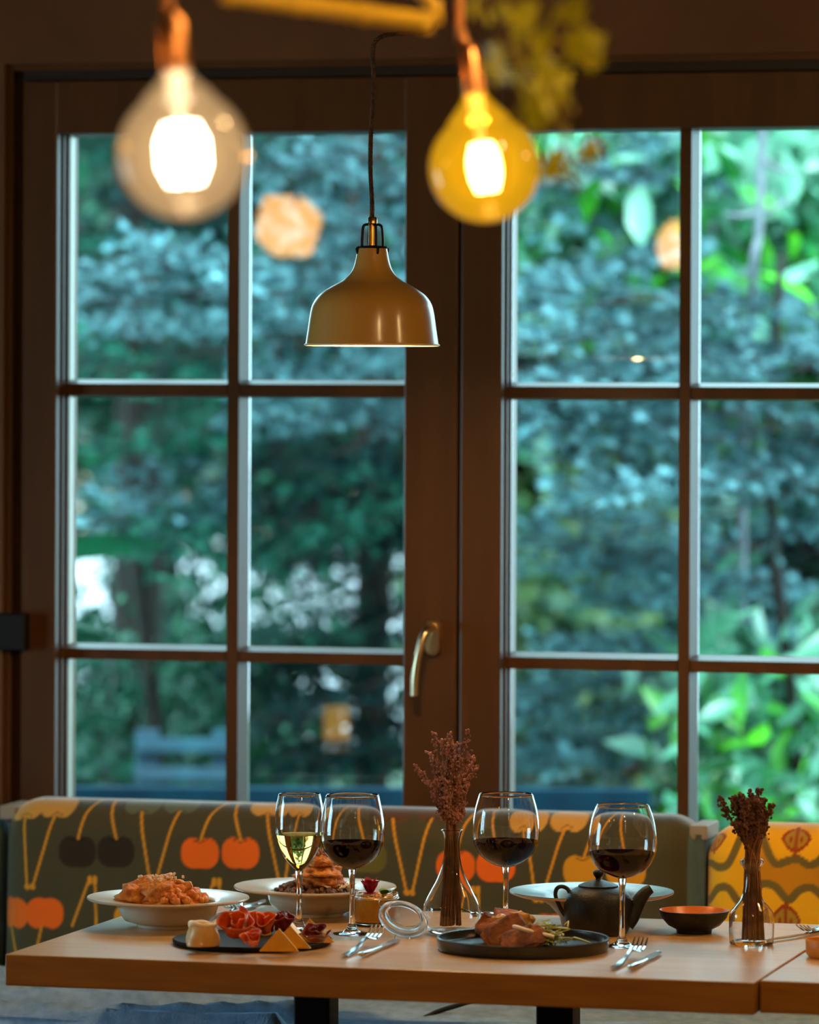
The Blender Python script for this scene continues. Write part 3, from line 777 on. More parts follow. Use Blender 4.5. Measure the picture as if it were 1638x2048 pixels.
# small dark bowl
p = T(1388, 1866); Y = p.y; k = Y/F; zr = P(1388, 1820, Y).z-TZ
t = thing('dip_bowl', 'small black bowl with an orange inside, beside the little vase', 'bowl', p)
pr = [(0, .002), (30*k, .002), (32*k, .0004), (35*k, .0006), (36*k, .006), (52*k, zr*.35), (65*k, zr*.66), (70*k, zr*.96), (71*k, zr), (69.5*k, zr+.0005)]
smooth_angle(MB().lathe(smoothprof(pr[4:], 3) if False else pr, 56).build('bowl_body', M['castiron'], t), 50)
pr = [(69.5*k, zr+.0005), (67*k, zr-.001), (62*k, zr*.66), (48*k, zr*.36), (0, zr*.22)]
o = MB().lathe(pr, 56).build('glaze', M['sauce'], t); smooth_angle(o, 50); o['label'] = 'orange-brown glazed inside'

# ------------------------------------------------------------------ teapot
p = T(1196, 1868); Y = p.y; k = Y/F
t = thing('teapot', 'black stoneware teapot with a round handle at its left', 'teapot', p)
pr = prof_px(1196, Y, TZ, [(50, 1872), (58, 1866), (66, 1845), (69, 1820), (67, 1800), (60, 1786), (48, 1777), (38, 1773)])
pr[0] = (46*k, .001)
smooth_angle(MB().lathe([(0, .001)]+smoothprof(pr, 4)+[(0, pr[-1][1]-.001)], 56).build('body', M['castiron'], t), 50)
zl = pr[-1][1]
lp = [(40*k, zl-.001), (40*k, zl+.002), (30*k, zl+.0055), (14*k, zl+.009), (6*k, zl+.011), (5*k, zl+.013), (10*k, zl+.018), (11*k, zl+.022), (8*k, zl+.0255), (0, zl+.027)]
smooth_angle(MB().lathe([(0, zl-.001)]+lp, 40).build('lid', M['castiron'], t), 45)
def loc2(u, v, yo=0.0): q = P(u, v, Y+yo); return q-p
sp = [loc2(1250, 1842), loc2(1262, 1830), loc2(1276, 1805), loc2(1290, 1786), loc2(1303, 1777)]
smooth_angle(MB().tube(cr_spline(sp, 5), [r*k for r in np.interp(np.linspace(0, 1, 21), [0, .35, 1], [24, 17, 9])], 16).build('spout', M['castiron'], t), 50)
hn = [loc2(1140, 1838), loc2(1128, 1828), loc2(1117, 1808), loc2(1111, 1790), loc2(1114, 1777), loc2(1124, 1773), loc2(1136, 1779), loc2(1143, 1796)]
smooth_angle(MB().tube(cr_spline(hn, 6), 4.2*k, 10).build('handle', M['castiron'], t), 50)

# ------------------------------------------------------------------ vases with dried flowers
def vase(u, vb, outer, label, tw=.0016, water=None):
    p = T(u, vb); Y = p.y
    t = thing('flower_vase', label, 'vase', p)
    o = prof_px(u, Y, TZ, outer); o = [(r, max(z, .0006)) for r, z in o]; o = smoothprof(o, 4)
    inn = [(max(r-tw, .0005), z) for r, z in o if z > .006]
    pr = [(0, .0006)]+o+[(inn[-1][0]+tw*.5, inn[-1][1]+.0006)]+list(reversed(inn))+[(0, .006)]
    smooth_angle(MB().lathe(pr, 56).build('vase_body', M['glass'], t), 60)
    return t, p
v1, pv1 = vase(903, 1868, [(36, 1874), (48, 1862), (56, 1845), (59, 1826), (55, 1806), (44, 1784), (30, 1758), (20, 1730), (16, 1704), (16, 1680), (19, 1666), (22, 1660)],
               'pear-shaped clear glass vase holding mauve dried flowers, in the middle of the table')
v2, pv2 = vase(1503, 1890, [(36, 1898), (43, 1890), (45, 1870), (45, 1838), (43, 1824), (34, 1812), (22, 1796), (16, 1770), (15, 1748), (17, 1736), (23, 1728), (24, 1722), (20, 1718)],
               'small squat clear vase with a narrow neck and dark dried flowers, at the right')
def bouquet(pv, label, tips, neck, neck_r, base, base_r, m, ms, dens, size, seed, flo=.30, nflo=26):
    rs = random.Random(seed); Y = pv.y; k = Y/F
    t = thing('dried_flowers', label, 'flowers', pv)
    for i, (u, v) in enumerate(tips):
        a = rs.uniform(0, 6.28); rr_ = rs.random()**.5
        tip = P(u, v, Y)-pv; tip.y += rs.uniform(-.02, .02)
        nk = P(neck[0]+neck_r*rr_*math.cos(a), neck[1], Y)-pv; nk.y += neck_r*k*rr_*math.sin(a)
        bs = P(base[0]+base_r*rr_*math.cos(a), base[1], Y)-pv; bs.y += base_r*k*rr_*math.sin(a)
        bs.z = max(bs.z, .008)
        mid = nk.lerp(tip, .5)+Vector((rs.gauss(0, .004), rs.gauss(0, .004), 0))+Vector(((tip.x-nk.x)*-.10, 0, 0))
        pts = cr_spline([bs, nk, mid, tip], 5)
        mm = MB().tube(pts, .0017, 5); sto = mm.build('flower_stem', ms, t)
        mm = MB()
        n = len(pts)
        for j in range(nflo):
            f_ = 1-flo*rs.random()**1.1; x = f_*(n-1); i0 = int(x); q = pts[i0].lerp(pts[min(i0+1, n-1)], x-i0)
            sp_ = size*1.9*(1-.55*(f_-(1-flo))/flo)
            q = q+Vector((rs.gauss(0, sp_), rs.gauss(0, sp_), rs.gauss(0, sp_*.6)))
            mm.ball(q, size*rs.uniform(.6, 1.25), 5, 3, jit=.6)
        mm.build('floret_cluster', m, sto)
    return t
rs = random.Random(12)
tips = [(866, 1463), (900, 1464), (936, 1460), (829, 1530), (896, 1500), (910, 1540), (900, 1590), (880, 1600), (925, 1590), (915, 1610), (895, 1560), (870, 1540), (935, 1570), (842, 1543), (957, 1530), (950, 1515), (882, 1482), (914, 1484), (858, 1502), (940, 1500), (872, 1515), (894, 1500), (905, 1520), (926, 1516),
        (850, 1560), (880, 1545), (912, 1552), (942, 1550), (925, 1540), (890, 1575), (868, 1580), (920, 1580), (898, 1470), (905, 1600), (885, 1610)]
bouquet(pv1, 'tall bunch of mauve-brown dried flowers standing in the pear-shaped vase', tips, (903, 1665), 12, (900, 1850), 24, M['dried'], M['dstem'], 1, .0022, 3, flo=.55, nflo=80)
m = MB(); rs = random.Random(2)
tips = [(1503+rs.gauss(0, 17), 1592+abs(rs.gauss(0, 22))) for _ in range(38)]+[(1480, 1586), (1500, 1580), (1520, 1580), (1530, 1600), (1474, 1610)]
bouquet(pv2, 'short dense bunch of dark brown dried flowers standing in the squat vase', tips, (1504, 1728), 14, (1506, 1888), 22, M['dried2'], M['dstem'], 1, .0024, 8, flo=.36, nflo=80)

# ------------------------------------------------------------------ dessert jar, lid
p = T(752, 1850); Y = p.y; k = Y/F
t = thing('dessert_jar', 'open clip-top glass jar of yellow layered dessert with a flower on top', 'jar', p)
zt = P(752, 1784, Y).z-TZ
pr = [(0, .0006), (38*k, .0006), (44*k, .004), (45*k, .02), (45*k, zt-.014), (43*k, zt-.006), (45.5*k, zt-.003), (45.5*k, zt), (42.5*k, zt), (41*k, zt-.008), (42.6*k, zt-.014), (42.6*k, .02), (40*k, .006), (0, .005)]
smooth_angle(MB().lathe(pr, 56).build('jar_body', M['glass'], t), 50)
zc = zt-.006
pr = [(0, .0055), (39*k, .0065), (42.9*k, .02), (42.9*k, zt-.016), (41*k, zc-.001), (38*k, zc), (0, zc+.002)]
smooth_angle(MB().lathe(pr, 56).build('dessert_filling', M['custard'], t), 50)
m = MB(); ring = [(46.3*k*math.cos(q), 46.3*k*math.sin(q), zt-.0085) for q in [2*math.pi*j/40 for j in range(41)]]
m.tube(ring, .0009, 6, cap=False)
m.tube(cr_spline([(40*k, -20*k, zt-.008), (44*k, -32*k, zt-.004), (30*k, -44*k, zt-.004), (10*k, -47*k, zt-.006), (8*k, -47*k, zt-.018), (28*k, -44*k, zt-.018), (38*k, -34*k, zt-.014)], 4), .0010, 6)
m.build('wire_clip', M['steel'], t, smooth=True)
# garnish
rs = random.Random(9)
t = thing('edible_flower', 'crimson and orange flower with a green leaf lying on the dessert jar', 'flower', p+Vector((0, 0, zc)))
def petal(c, d, L, Wd, curl):
    d = Vector(d).normalized(); sd = d.cross(Vector((0, 0, 1))).normalized(); up = sd.cross(d)
    vs = []; fs = []
    for i in range(6):
        a = i/5; w_ = Wd*math.sin(math.pi*min(.97, .12+.78*a))
        for j in (-1, -.5, 0, .5, 1):
            vs.append(Vector(c)+d*L*a+sd*w_*j+up*(curl*a*a+.25*w_*abs(j)))
    for i in range(5):
        for j in range(4): q = i*5+j; fs.append((q, q+1, q+6, q+5))
    return MB().add(vs, fs)
dx = (740-752)*k
for i in range(7):
    a = i*.9; petal((dx, -.006, .004), (math.cos(a)*.6, math.sin(a)*.4-.2, 1.1+.2*(i % 2)), .027, .010, -.004).build('petal', M['petal'], t, smooth=True)
for i in range(5):
    a = i*1.25+.4; petal((dx, -.006, .002), (math.cos(a), math.sin(a), .25), .016, .006, .001).build('petal', M['petal2'], t, smooth=True)
for i in range(5):
    a = i*.8-1.5; petal((16*k, -.01, .002), (math.cos(a)*.9, math.sin(a)*.5, .6), .015, .007, -.003).build('leaf', M['herb'], t, smooth=True)
m = MB()
for j in range(26): m.ball((rs.uniform(-.022, .024), rs.uniform(-.022, .02), .001), rs.uniform(.002, .005), 6, 4, jit=.4)
tag(m.build('crumbs', M['egg'], t, smooth=True), kind='stuff')
# lid leaning against the vase
p = T(806, 1873); k = p.y/F
t = thing('jar_lid', 'round glass clip-top lid lying tilted between the jar and the vase', 'lid', p+Vector((0, -.005, .027)), rot=(math.radians(36), math.radians(12), math.radians(8)))
pr = [(0, .000), (36*k, .000), (39*k, -.003), (48*k, -.003), (50.5*k, -.001), (50.5*k, .003), (48*k, .0045), (39*k, .0045), (38*k, .011), (35*k, .0115), (33.5*k, .0045), (0, .0042)]
smooth_angle(MB().lathe(pr, 56).build('lid_glass', M['lidglass'], t), 40)
m = MB(); m.tube(cr_spline([(-14*k, -46*k, .0), (-15*k, -54*k, -.006), (-10*k, -58*k, -.009), (10*k, -58*k, -.009), (15*k, -54*k, -.006), (14*k, -46*k, .0)], 4), .0011, 6)
m.tube([(46.8*k*math.cos(q), 46.8*k*math.sin(q), -.0042) for q in [2*math.pi*j/40 for j in range(41)]], .0009, 6, cap=False)
m.build('wire_clip', M['steel'], t, smooth=True)

# ------------------------------------------------------------------ cutlery
def strip(path, widths, th, name, m, parent):
    """flat bar along path (x, z) with width; smooth"""
    vs = []; fs = []; n = len(path)
    for (x, z), w_ in zip(path, widths):
        vs += [(x, -w_, z), (x, w_, z), (x, w_*.7, z+th), (x, -w_*.7, z+th)]
    for i in range(n-1):
        a = i*4; b = a+4
        for j in range(4): fs.append((a+j, a+(j+1) % 4, b+(j+1) % 4, b+j))
    fs += [(3, 2, 1, 0), ((n-1)*4, (n-1)*4+1, (n-1)*4+2, (n-1)*4+3)]
    return smooth_angle(MB().add(vs, fs).build(name, m, parent), 50)
def fork(label, a, b, z, L=.195, lift=.0, group=None):
    d = b-a; rz = math.atan2(d.y, d.x)
    t = thing('fork', label, 'fork', (a.x, a.y, z), rot=(0, -lift, rz), group=group)
    xs = [0, .01, .04, .09, .115, .128, .140, .150]; ws = [.0045, .0062, .0058, .0032, .0032, .006, .0105, .0115]; zs_ = [.002, .0012, .0006, .004, .009, .008, .005, .004]
    strip(list(zip(xs, zs_)), ws, .0024, 'handle', M['steel'], t)
    for j in range(4):
        y = -.0096+.0064*j
        xx = [.148, .160, .175, .188, .195]; zz = [.004, .0035, .006, .012, .016]
        vs = []; fs = []
        for i, (x, z_) in enumerate(zip(xx, zz)):
            w_ = [.0021, .0018, .0016, .0013, .0007][i]
            vs += [(x, y-w_, z_), (x, y+w_, z_), (x, y+w_, z_+.002), (x, y-w_, z_+.002)]
        for i in range(4):
            q = i*4
            for jj in range(4): fs.append((q+jj, q+(jj+1) % 4, q+4+(jj+1) % 4, q+4+jj))
        fs += [(3, 2, 1, 0), (16, 17, 18, 19)]
        MB().add(vs, fs).build('tine', M['steel'], t)
    return t
def knife(label, a, b, z, group=None):
    d = b-a; rz = math.atan2(d.y, d.x)
    t = thing('table_knife', label, 'knife', (a.x, a.y, z), rot=(0, 0, rz), group=group)
    m = MB().tube([(0, 0, .005), (.004, 0, .005), (.05, 0, .0045), (.10, 0, .0042), (.105, 0, .004)], [.004, .0062, .0055, .0045, .004], 12, sx=1.0, sy=.62)
    smooth_angle(m.build('handle', M['steel'], t), 50)
    xs = [.104, .12, .17, .195, .205]; vs = []; fs = []
    for i, x in enumerate(xs):
        w0, w1_ = [(-.004, .004), (-.0065, .006), (-.0075, .006), (-.005, .005), (.001, .003)][i]
        vs += [(x, w0, .0038), (x, w1_, .0032), (x, w1_, .0052), (x, w0, .0046)]
    for i in range(4):
        q = i*4
        for jj in range(4): fs.append((q+jj, q+(jj+1) % 4, q+4+(jj+1) % 4, q+4+jj))
    fs += [(3, 2, 1, 0), (16, 17, 18, 19)]
    MB().add(vs, fs).build('blade', M['steel'], t)
    return t
fork('steel fork whose tines catch yellow light, in front of the dessert jar', T(688, 1916), T(757, 1886), TZ+.001, lift=math.radians(2.6))
knife('steel knife beside the fork in front of the dessert jar', T(722, 1916), T(793, 1886), TZ+.0005)
fork('steel fork lying right of the black plate', T(1226, 1941), T(1286, 1908), TZ+.001, lift=math.radians(2.2))
knife('steel knife lying right of the black plate, outside its fork', T(1262, 1942), T(1333, 1902), TZ+.0005)
fork('steel fork with its tines toward us, between the left bowl and the slate', T(528, 1806), T(440, 1836), TZ+.0012, lift=math.radians(1.0))
knife('steel knife between the left bowl and the slate, beside the fork', T(512, 1815), T(425, 1838), TZ+.0005)
fork('steel fork at the right edge on the second table', T(1720, 1850), T(1612, 1872), TZ+.001)
knife('steel knife at the right edge in front of the second table fork', T(1690, 1862), T(1572, 1880), TZ+.0005)
t = thing('spoon', 'steel spoon peeping out right of the pear-shaped vase', 'spoon', T(972, 1833), rot=(0, 0, 2.6))
smooth_angle(MB().ball((0, 0, .004), .016, 18, 10, (1.3, .8, .25)).build('spoon_bowl', M['steel'], t))
strip([(.018, .004), (.04, .008), (.08, .006), (.13, .002)], [.003, .0026, .004, .006], .002, 'handle', M['steel'], t)
# honey wood dish at the right edge
p = T(1668, 1915); k = p.y/F
t = thing('wooden_dish', 'round honey-coloured wooden dish cut off by the right edge', 'dish', p)
pr = [(0, .0006), (50*k, .0006), (56*k, .006), (57*k, .026), (55*k, .028), (52*k, .026), (51*k, .012), (0, .009)]
smooth_angle(MB().lathe(pr, 48).build('dish_body', M['woodbowl'], t), 40)

# ------------------------------------------------------------------ meat and cheese on the slate
ZS = TZ+.0082
def tri_cheese(ul, ur, uap, vb, vap, th, label, yaw=0.0, lean=0.0):
    a = T(ul, vb, ZS); k = a.y/F; wd = (ur-ul)*k; ax = (uap-ul)*k; h = (vb-vap)*k
    t = thing('cheese_slice', label, 'cheese', a, rot=(-lean, 0, yaw), group='triangular cheese slices on the slate')
    vs = [(0, 0, 0), (wd, 0, 0), (ax, 0, h), (0, th, 0), (wd, th, 0), (ax, th, h)]
    b = MB().add(vs, [(0, 1, 2), (5, 4, 3), (0, 3, 4, 1), (1, 4, 5, 2), (2, 5, 3, 0)])
    import bmesh
    o = b.build('paste', M['cheese'], t); bm = bmesh.new(); bm.from_mesh(o.data)
    bmesh.ops.bevel(bm, geom=bm.edges[:], offset=.0012, segments=2, affect='EDGES'); bm.to_mesh(o.data); bm.free(); smooth_angle(o, 50)
    q = Vector((wd, 0, 0)); r = Vector((ax, 0, h)); nrm = Vector((h, 0, wd-ax)).normalized()*.0014
    MB().add([q, r, r+nrm, q+nrm, q+Vector((0, th, 0)), r+Vector((0, th, 0)), r+nrm+Vector((0, th, 0)), q+nrm+Vector((0, th, 0))],
             [(0, 1, 2, 3), (7, 6, 5, 4), (0, 4, 5, 1), (1, 5, 6, 2), (2, 6, 7, 3), (3, 7, 4, 0)]).build('rind', M['rind'], t)
tri_cheese(517, 596, 556, 1903, 1858, .010, 'yellow triangular cheese slice, frontmost on the slate', -.05, .12)
tri_cheese(540, 620, 578, 1896, 1852, .012, 'yellow triangular cheese slice standing just behind the frontmost one', -.1, .12)
tri_cheese(592, 668, 618, 1886, 1838, .012, 'yellow triangular cheese slice at the right end of the slate', .05, .1)
tri_cheese(560, 596, 568, 1868, 1838, .02, 'small yellow cheese wedge at the back of the slate beside the white wine glass', -.2, .0)
for i, (u, v, top) in enumerate(((512, 1868, 1826), (532, 1870, 1824))):
    a = T(u, v, ZS); k = a.y/F
    tag(MB().bbox(-.007, .007, -.007, .007, 0, (v-top)*k, .002).build('cheese_stick', M['cheese'], None, loc=a, rot=(.15, (.25, -.2)[i], .4)),
        ('yellow cheese stick leaning left at the back of the slate', 'yellow cheese stick leaning right at the back of the slate')[i], 'cheese', 'cheese sticks on the slate')
def ruffle(name, label, u, v, rpx, hpx, m, waves, seed, yaw=0, cat='cured meat', tilt=0.0):
    """thin slice rolled up loosely, its upper edge flaring and wavy"""
    a = T(u, v, ZS); k = a.y/F; R_ = rpx*k; H_ = hpx*k; vs = []; fs = []; nr, n = 9, 110
    turns = 1.9
    for j in range(n):
        q = j/(n-1); th = q*turns*2*math.pi+seed; r0 = R_*(.12+.62*q)
        for i in range(nr+1):
            h = i/nr; fl_ = r0*(.72+.42*h**1.8)+R_*.10*math.sin(waves*th*1.3+seed)*h+R_*.07*noise.noise(Vector((th*1.3, h*2, seed)))
            z = H_*(.04+.86*h*(1-.18*q))+H_*.10*math.sin(waves*th+1.7*seed)*h+H_*.08*noise.noise(Vector((th*2, h*3, seed+4)))*h
            vs.append((fl_*math.cos(th), fl_*math.sin(th)*.85, max(z, .0004)))
    for j in range(n-1):
        for i in range(nr):
            q = j*(nr+1)+i; fs.append((q, q+nr+1, q+nr+2, q+1))
    o = MB().add(vs, fs).build(name, m, None, loc=a+Vector((0, 0, R_*.75*math.sin(tilt))), rot=(tilt, 0, yaw), smooth=True)
    md = o.modifiers.new('s', 'SOLIDIFY'); md.thickness = .0014
    return tag(o, label, cat, 'cured meats on the slate' if cat == 'cured meat' else None)
ruffle('ham_rosette', 'orange-red crumpled ham rosette, large, at the front of the slate', 470, 1892, 52, 52, M['ham'], 2, 2, tilt=.8)
ruffle('ham_rosette', 'orange-red ham slice slumped low between the soft cheese and the front cheese', 505, 1902, 30, 30, M['ham'], 2, 4, tilt=.7)
ruffle('ham_rosette', 'orange-red crumpled ham between the big rosette and the front cheese', 527, 1882, 42, 46, M['ham'], 2, 5, tilt=.7)
ruffle('ham_rosette', 'folded red ham behind the cheese sticks', 494, 1872, 34, 42, M['ham'], 3, 9, tilt=.3)
ruffle('salami_slice', 'dark red salami folded behind the front cheese slices', 562, 1868, 36, 38, M['ham2'], 3, 3, tilt=.3)
ruffle('salami_slice', 'dark red salami under the right-hand cheese slice', 632, 1893, 40, 30, M['ham2'], 3, 7, tilt=.6)
ruffle('salami_slice', 'dark salami curl in the middle of the slate behind the ham', 540, 1866, 20, 32, M['ham2'], 3, 6, tilt=.2)
# soft cheese roll at left
a = T(405, 1893, ZS); k = a.y/F
t = thing('soft_cheese_roll', 'creamy folded soft cheese with a white rim, at the left of the slate', 'cheese', a)
m = MB(); vs = []; fs = []; n = 40; nr = 14
for i in range(nr+1):
    q = i/nr
    for j in range(n):
        th = 2*math.pi*j/n; wv = math.sin(3*th+1)*.5+.4*math.sin(5*th)
        r = 32*k*(1+.10*math.sin(q*5+th*2)+.06*wv)*(1-.10*q)
        vs.append((r*math.cos(th)*1.0, r*math.sin(th)*.8, .001+44*k*q+.003*wv*q))
for i in range(nr):
    for j in range(n): fs.append((i*n+j, i*n+(j+1) % n, (i+1)*n+(j+1) % n, (i+1)*n+j))
vs.append((0, 0, 36*k)); c = len(vs)-1
for j in range(n): fs.append((nr*n+j, nr*n+(j+1) % n, c))
fs.append(tuple(reversed(range(n))))
m.add(vs, fs); m.build('paste', M['brie'], t, smooth=True)
ring = [(vs[nr*n+j][0], vs[nr*n+j][1], vs[nr*n+j][2]) for j in range(n)]+[vs[nr*n]]
MB().tube(ring, .0032, 8, cap=False).build('rind', mat('white_cheese_rind', sc(244, 226, 196), .5), t, smooth=True)

# ------------------------------------------------------------------ food on the black plate
ZB = TZ+.006
def toast(u, v, z, sx, sy, sz, rot, label, m):
    a = T(u, v, ZB); a.z += z
    b = MB().ball((0, 0, 0), 1.0, 36, 20, (1, 1, 1), jit=.25, fq=2.0)
    pw = lambda q, e: math.copysign(abs(q)**e, q)
    b.v = [(pw(x, .55)*sx, pw(y, .6)*sy, pw(q, .7)*sz+.004*math.sin(x*3)) for x, y, q in b.v]
    b.v = [(x+.001*noise.noise(Vector((x, y, q))*260), y, q+.0016*noise.noise(Vector((x, y, q))*240+Vector((5, 0, 0)))) for x, y, q in b.v]
    return tag(b.build('toast', m, None, loc=a, rot=rot, smooth=True), label, 'food', 'toasts on the black plate')
toast(986, 1882, .017, .026, .022, .008, (.7, .7, -.2), 'dark brown toasted slice at the left of the black plate', M['toast'])
toast(1010, 1888, .016, .034, .024, .007, (1.0, -.45, .3), 'brown toasted slice leaning up in the middle of the black plate', M['toast'])
toast(1046, 1894, .012, .034, .020, .007, (.9, -.15, -.2), 'brown toasted slice at the front of the black plate', M['toast'])
toast(1020, 1874, .030, .026, .018, .007, (.5, .35, .4), 'toasted slice on top of the others on the black plate', M['toast'])
def blob(name, label, cat, u, v, z, r, sq, m, jit=.6):
    a = T(u, v, ZB); a.z += z
    return tag(MB().ball((0, 0, 0), r, 26, 16, sq, jit=jit, fq=2.4).build(name, m, None, loc=a, smooth=True), label, cat)
blob('yellow_filling', 'yellow creamy filling between the toasts on the black plate', 'food', 1003, 1880, .022, .017, (1.3, .9, .8), M['egg'])
blob('yellow_filling', 'yellow creamy filling under the upper toast beside the salad', 'food', 1038, 1874, .024, .017, (1.2, .9, .8), M['egg'])
t = thing('salad_garnish', 'pale green and yellow shredded salad at the right of the toasts', 'salad', T(1085, 1890, ZB))
rs = random.Random(3)
mm = MB()
for j in range(190):
    x = rs.gauss(0, .015); y = rs.gauss(0, .011); z = abs(rs.gauss(0, .010))+.003
    mm.tube(cr_spline([(x, y, z), (x+rs.gauss(0, .008), y+rs.gauss(0, .006), z+rs.uniform(0, .008)), (x+rs.gauss(0, .012), y+rs.gauss(0, .008), max(.002, z+rs.gauss(0, .006)))], 3), .0012, 4, sx=1.6, sy=.6)
tag(mm.build('shreds', M['salad'], t, smooth=True), kind='stuff')
for j in range(9):
    a = rs.uniform(0, 6.28); petal((rs.gauss(0, .012), rs.gauss(0, .008), .012), (math.cos(a), math.sin(a)*.6, .5), .014, .005, -.003).build('leaf', M['herb'], t, smooth=True)
m = MB().tube(cr_spline([P(1025, 1852, PB.y-.012), P(1052, 1860, PB.y-.016), P(1080, 1867, PB.y-.018), P(1108, 1874, PB.y-.018)], 5), [.003, .005, .0055, .0055]+[.005]*12, 10, sx=1, sy=.6)
tag(m.build('cheese_shaving', M['gratedc'], None, smooth=True), 'white cheese shaving draped over the toasts toward the salad', 'cheese')
tag(MB().lathe([(0, 0), (.016, 0), (.021, .0015), (.018, .003), (0, .0038)], 30).build('sauce_pool', M['gratedc'], None, loc=T(1010, 1903, ZB), smooth=True), 'small pale smear of sauce at the front of the toasts', 'sauce')

# ------------------------------------------------------------------ pendant lamp
YL = 7.2; kL = YL/F; pl = P(744, 690, YL)
t = thing('pendant_lamp', 'cream bell-shaped pendant lamp with brass fitting, hanging in the middle', 'lamp', pl)
sh = [(134, 690), (133, 686), (129, 660), (124, 626), (118, 606), (104, 588), (80, 572), (58, 560), (42, 543), (35, 525), (31, 505), (29, 495)]
o = smoothprof([(r*kL, P(744, v, YL).z-pl.z) for r, v in sh], 4)
pr = o+[(o[-1][0]-.0012, o[-1][1]-.0004)]
so = MB().lathe([(o[0][0]-.0014, -.0006)]+pr, 84).build('lamp_shade', M['shade'], t); smooth_angle(so, 50)
inn = [(max(r-.0013, .001), z) for r, z in o]
ins = MB().lathe(inn, 84).build('shade_lining', M['shade_in'], t); smooth_angle(ins, 50)
rimr = [(134*kL*math.cos(q), 134*kL*math.sin(q), 0) for q in [2*math.pi*j/84 for j in range(85)]]
rr_ = MB().tube(rimr, .0016, 8, cap=False).build('rim', mat('painted_glow_cream_rim', sc(250, 220, 170), .4), t, smooth=True)  # paler rim, the lit line along the lamp's edge put into its colour
zz = lambda v: P(744, v, YL).z-pl.z
smooth_angle(MB().lathe([(0, zz(497)), (31*kL, zz(497)), (32*kL, zz(495)), (31*kL, zz(493)), (12*kL, zz(491)), (0, zz(491))], 40).build('collar', M['dmetal'], t), 40)
smooth_angle(MB().lathe([(0, zz(492)), (8*kL, zz(492)), (7.4*kL, zz(470)), (7.4*kL, zz(449)), (9.5*kL, zz(447)), (9.5*kL, zz(437)), (7*kL, zz(434)), (0, zz(434))], 24).build('socket_tube', M['brass'], t), 40)
for q in (0.35, 1.92, 3.49, 5.06):
    c, s_ = math.cos(q), math.sin(q)
    pts = [(9*kL*c, 9*kL*s_, zz(449)), (16*kL*c, 16*kL*s_, zz(450)), (20*kL*c, 20*kL*s_, zz(456)), (22*kL*c, 22*kL*s_, zz(480)), (23*kL*c, 23*kL*s_, zz(494)), (33*kL*c, 33*kL*s_, zz(498)), (30*kL*c, 30*kL*s_, zz(508))]
    MB().tube(cr_spline(pts, 4), .0022, 7).build('bracket_arm', M['dmetal'], t, smooth=True)
smooth_angle(MB().ball((0, 0, zz(610)), .022, 20, 12, (1, 1, 1.25)).build('bulb', M['pendantglow'], t))
# cord, leaving to a hook at the ceiling
pts = [P(744, 436, YL), P(744, 400, YL), P(741, 340, YL), P(742, 260, YL), P(747, 180, YL), P(746, 120, YL), P(747, 92, YL), P(756, 78, YL), P(775, 70, YL), P(805, 67, YL), P(850, 64, YL), P(872, 40, YL), P(880, -60, YL), Vector((P(882, -60, YL).x, YL, CEIL))]
cp = cr_spline(pts, 14)
mm = MB().tube(cp, .0034, 8)
# braid: two thin strands wound round
for ph in (0, math.pi):
    sp_ = []
    acc = 0
    for i in range(len(cp)-1):
        n = max(1, int((cp[i+1]-cp[i]).length/.002))
        for j in range(n):
            q = cp[i].lerp(cp[i+1], j/n); acc += (cp[i+1]-cp[i]).length/n
            tt = (cp[i+1]-cp[i]).normalized(); a_ = tt.cross(Vector((0, 1, 0))).normalized(); b_ = tt.cross(a_)
            an = acc/.010*2*math.pi+ph; sp_.append(q+a_*math.cos(an)*.0032+b_*math.sin(an)*.0032)
    mm.tube(sp_, .0013, 4)
mm.v = [tuple(Vector(v)-pl) for v in mm.v]
mm.build('cord', M['cord'], t, smooth=True)
LP = bpy.data.lights.new('pendant_light', 'POINT'); LP.energy = 13; LP.color = (1.0, .62, .28); LP.shadow_soft_size = .03
lo = bpy.data.objects.new('pendant_light', LP); S.collection.objects.link(lo); lo.location = (pl.x, pl.y, pl.z+zz(655))
# unseen twin beyond the right edge, added to brighten the yellow bench
c2 = copy_tree(t); c2.location = pl+Vector((1.12, -.28, 0)); c2['label'] = 'unseen second bell-shaped pendant lamp, added at the right to light the yellow bench'
lo = bpy.data.objects.new('pendant_light', LP); S.collection.objects.link(lo); lo.location = c2.location+Vector((0, 0, zz(655)))  # light source of the added twin

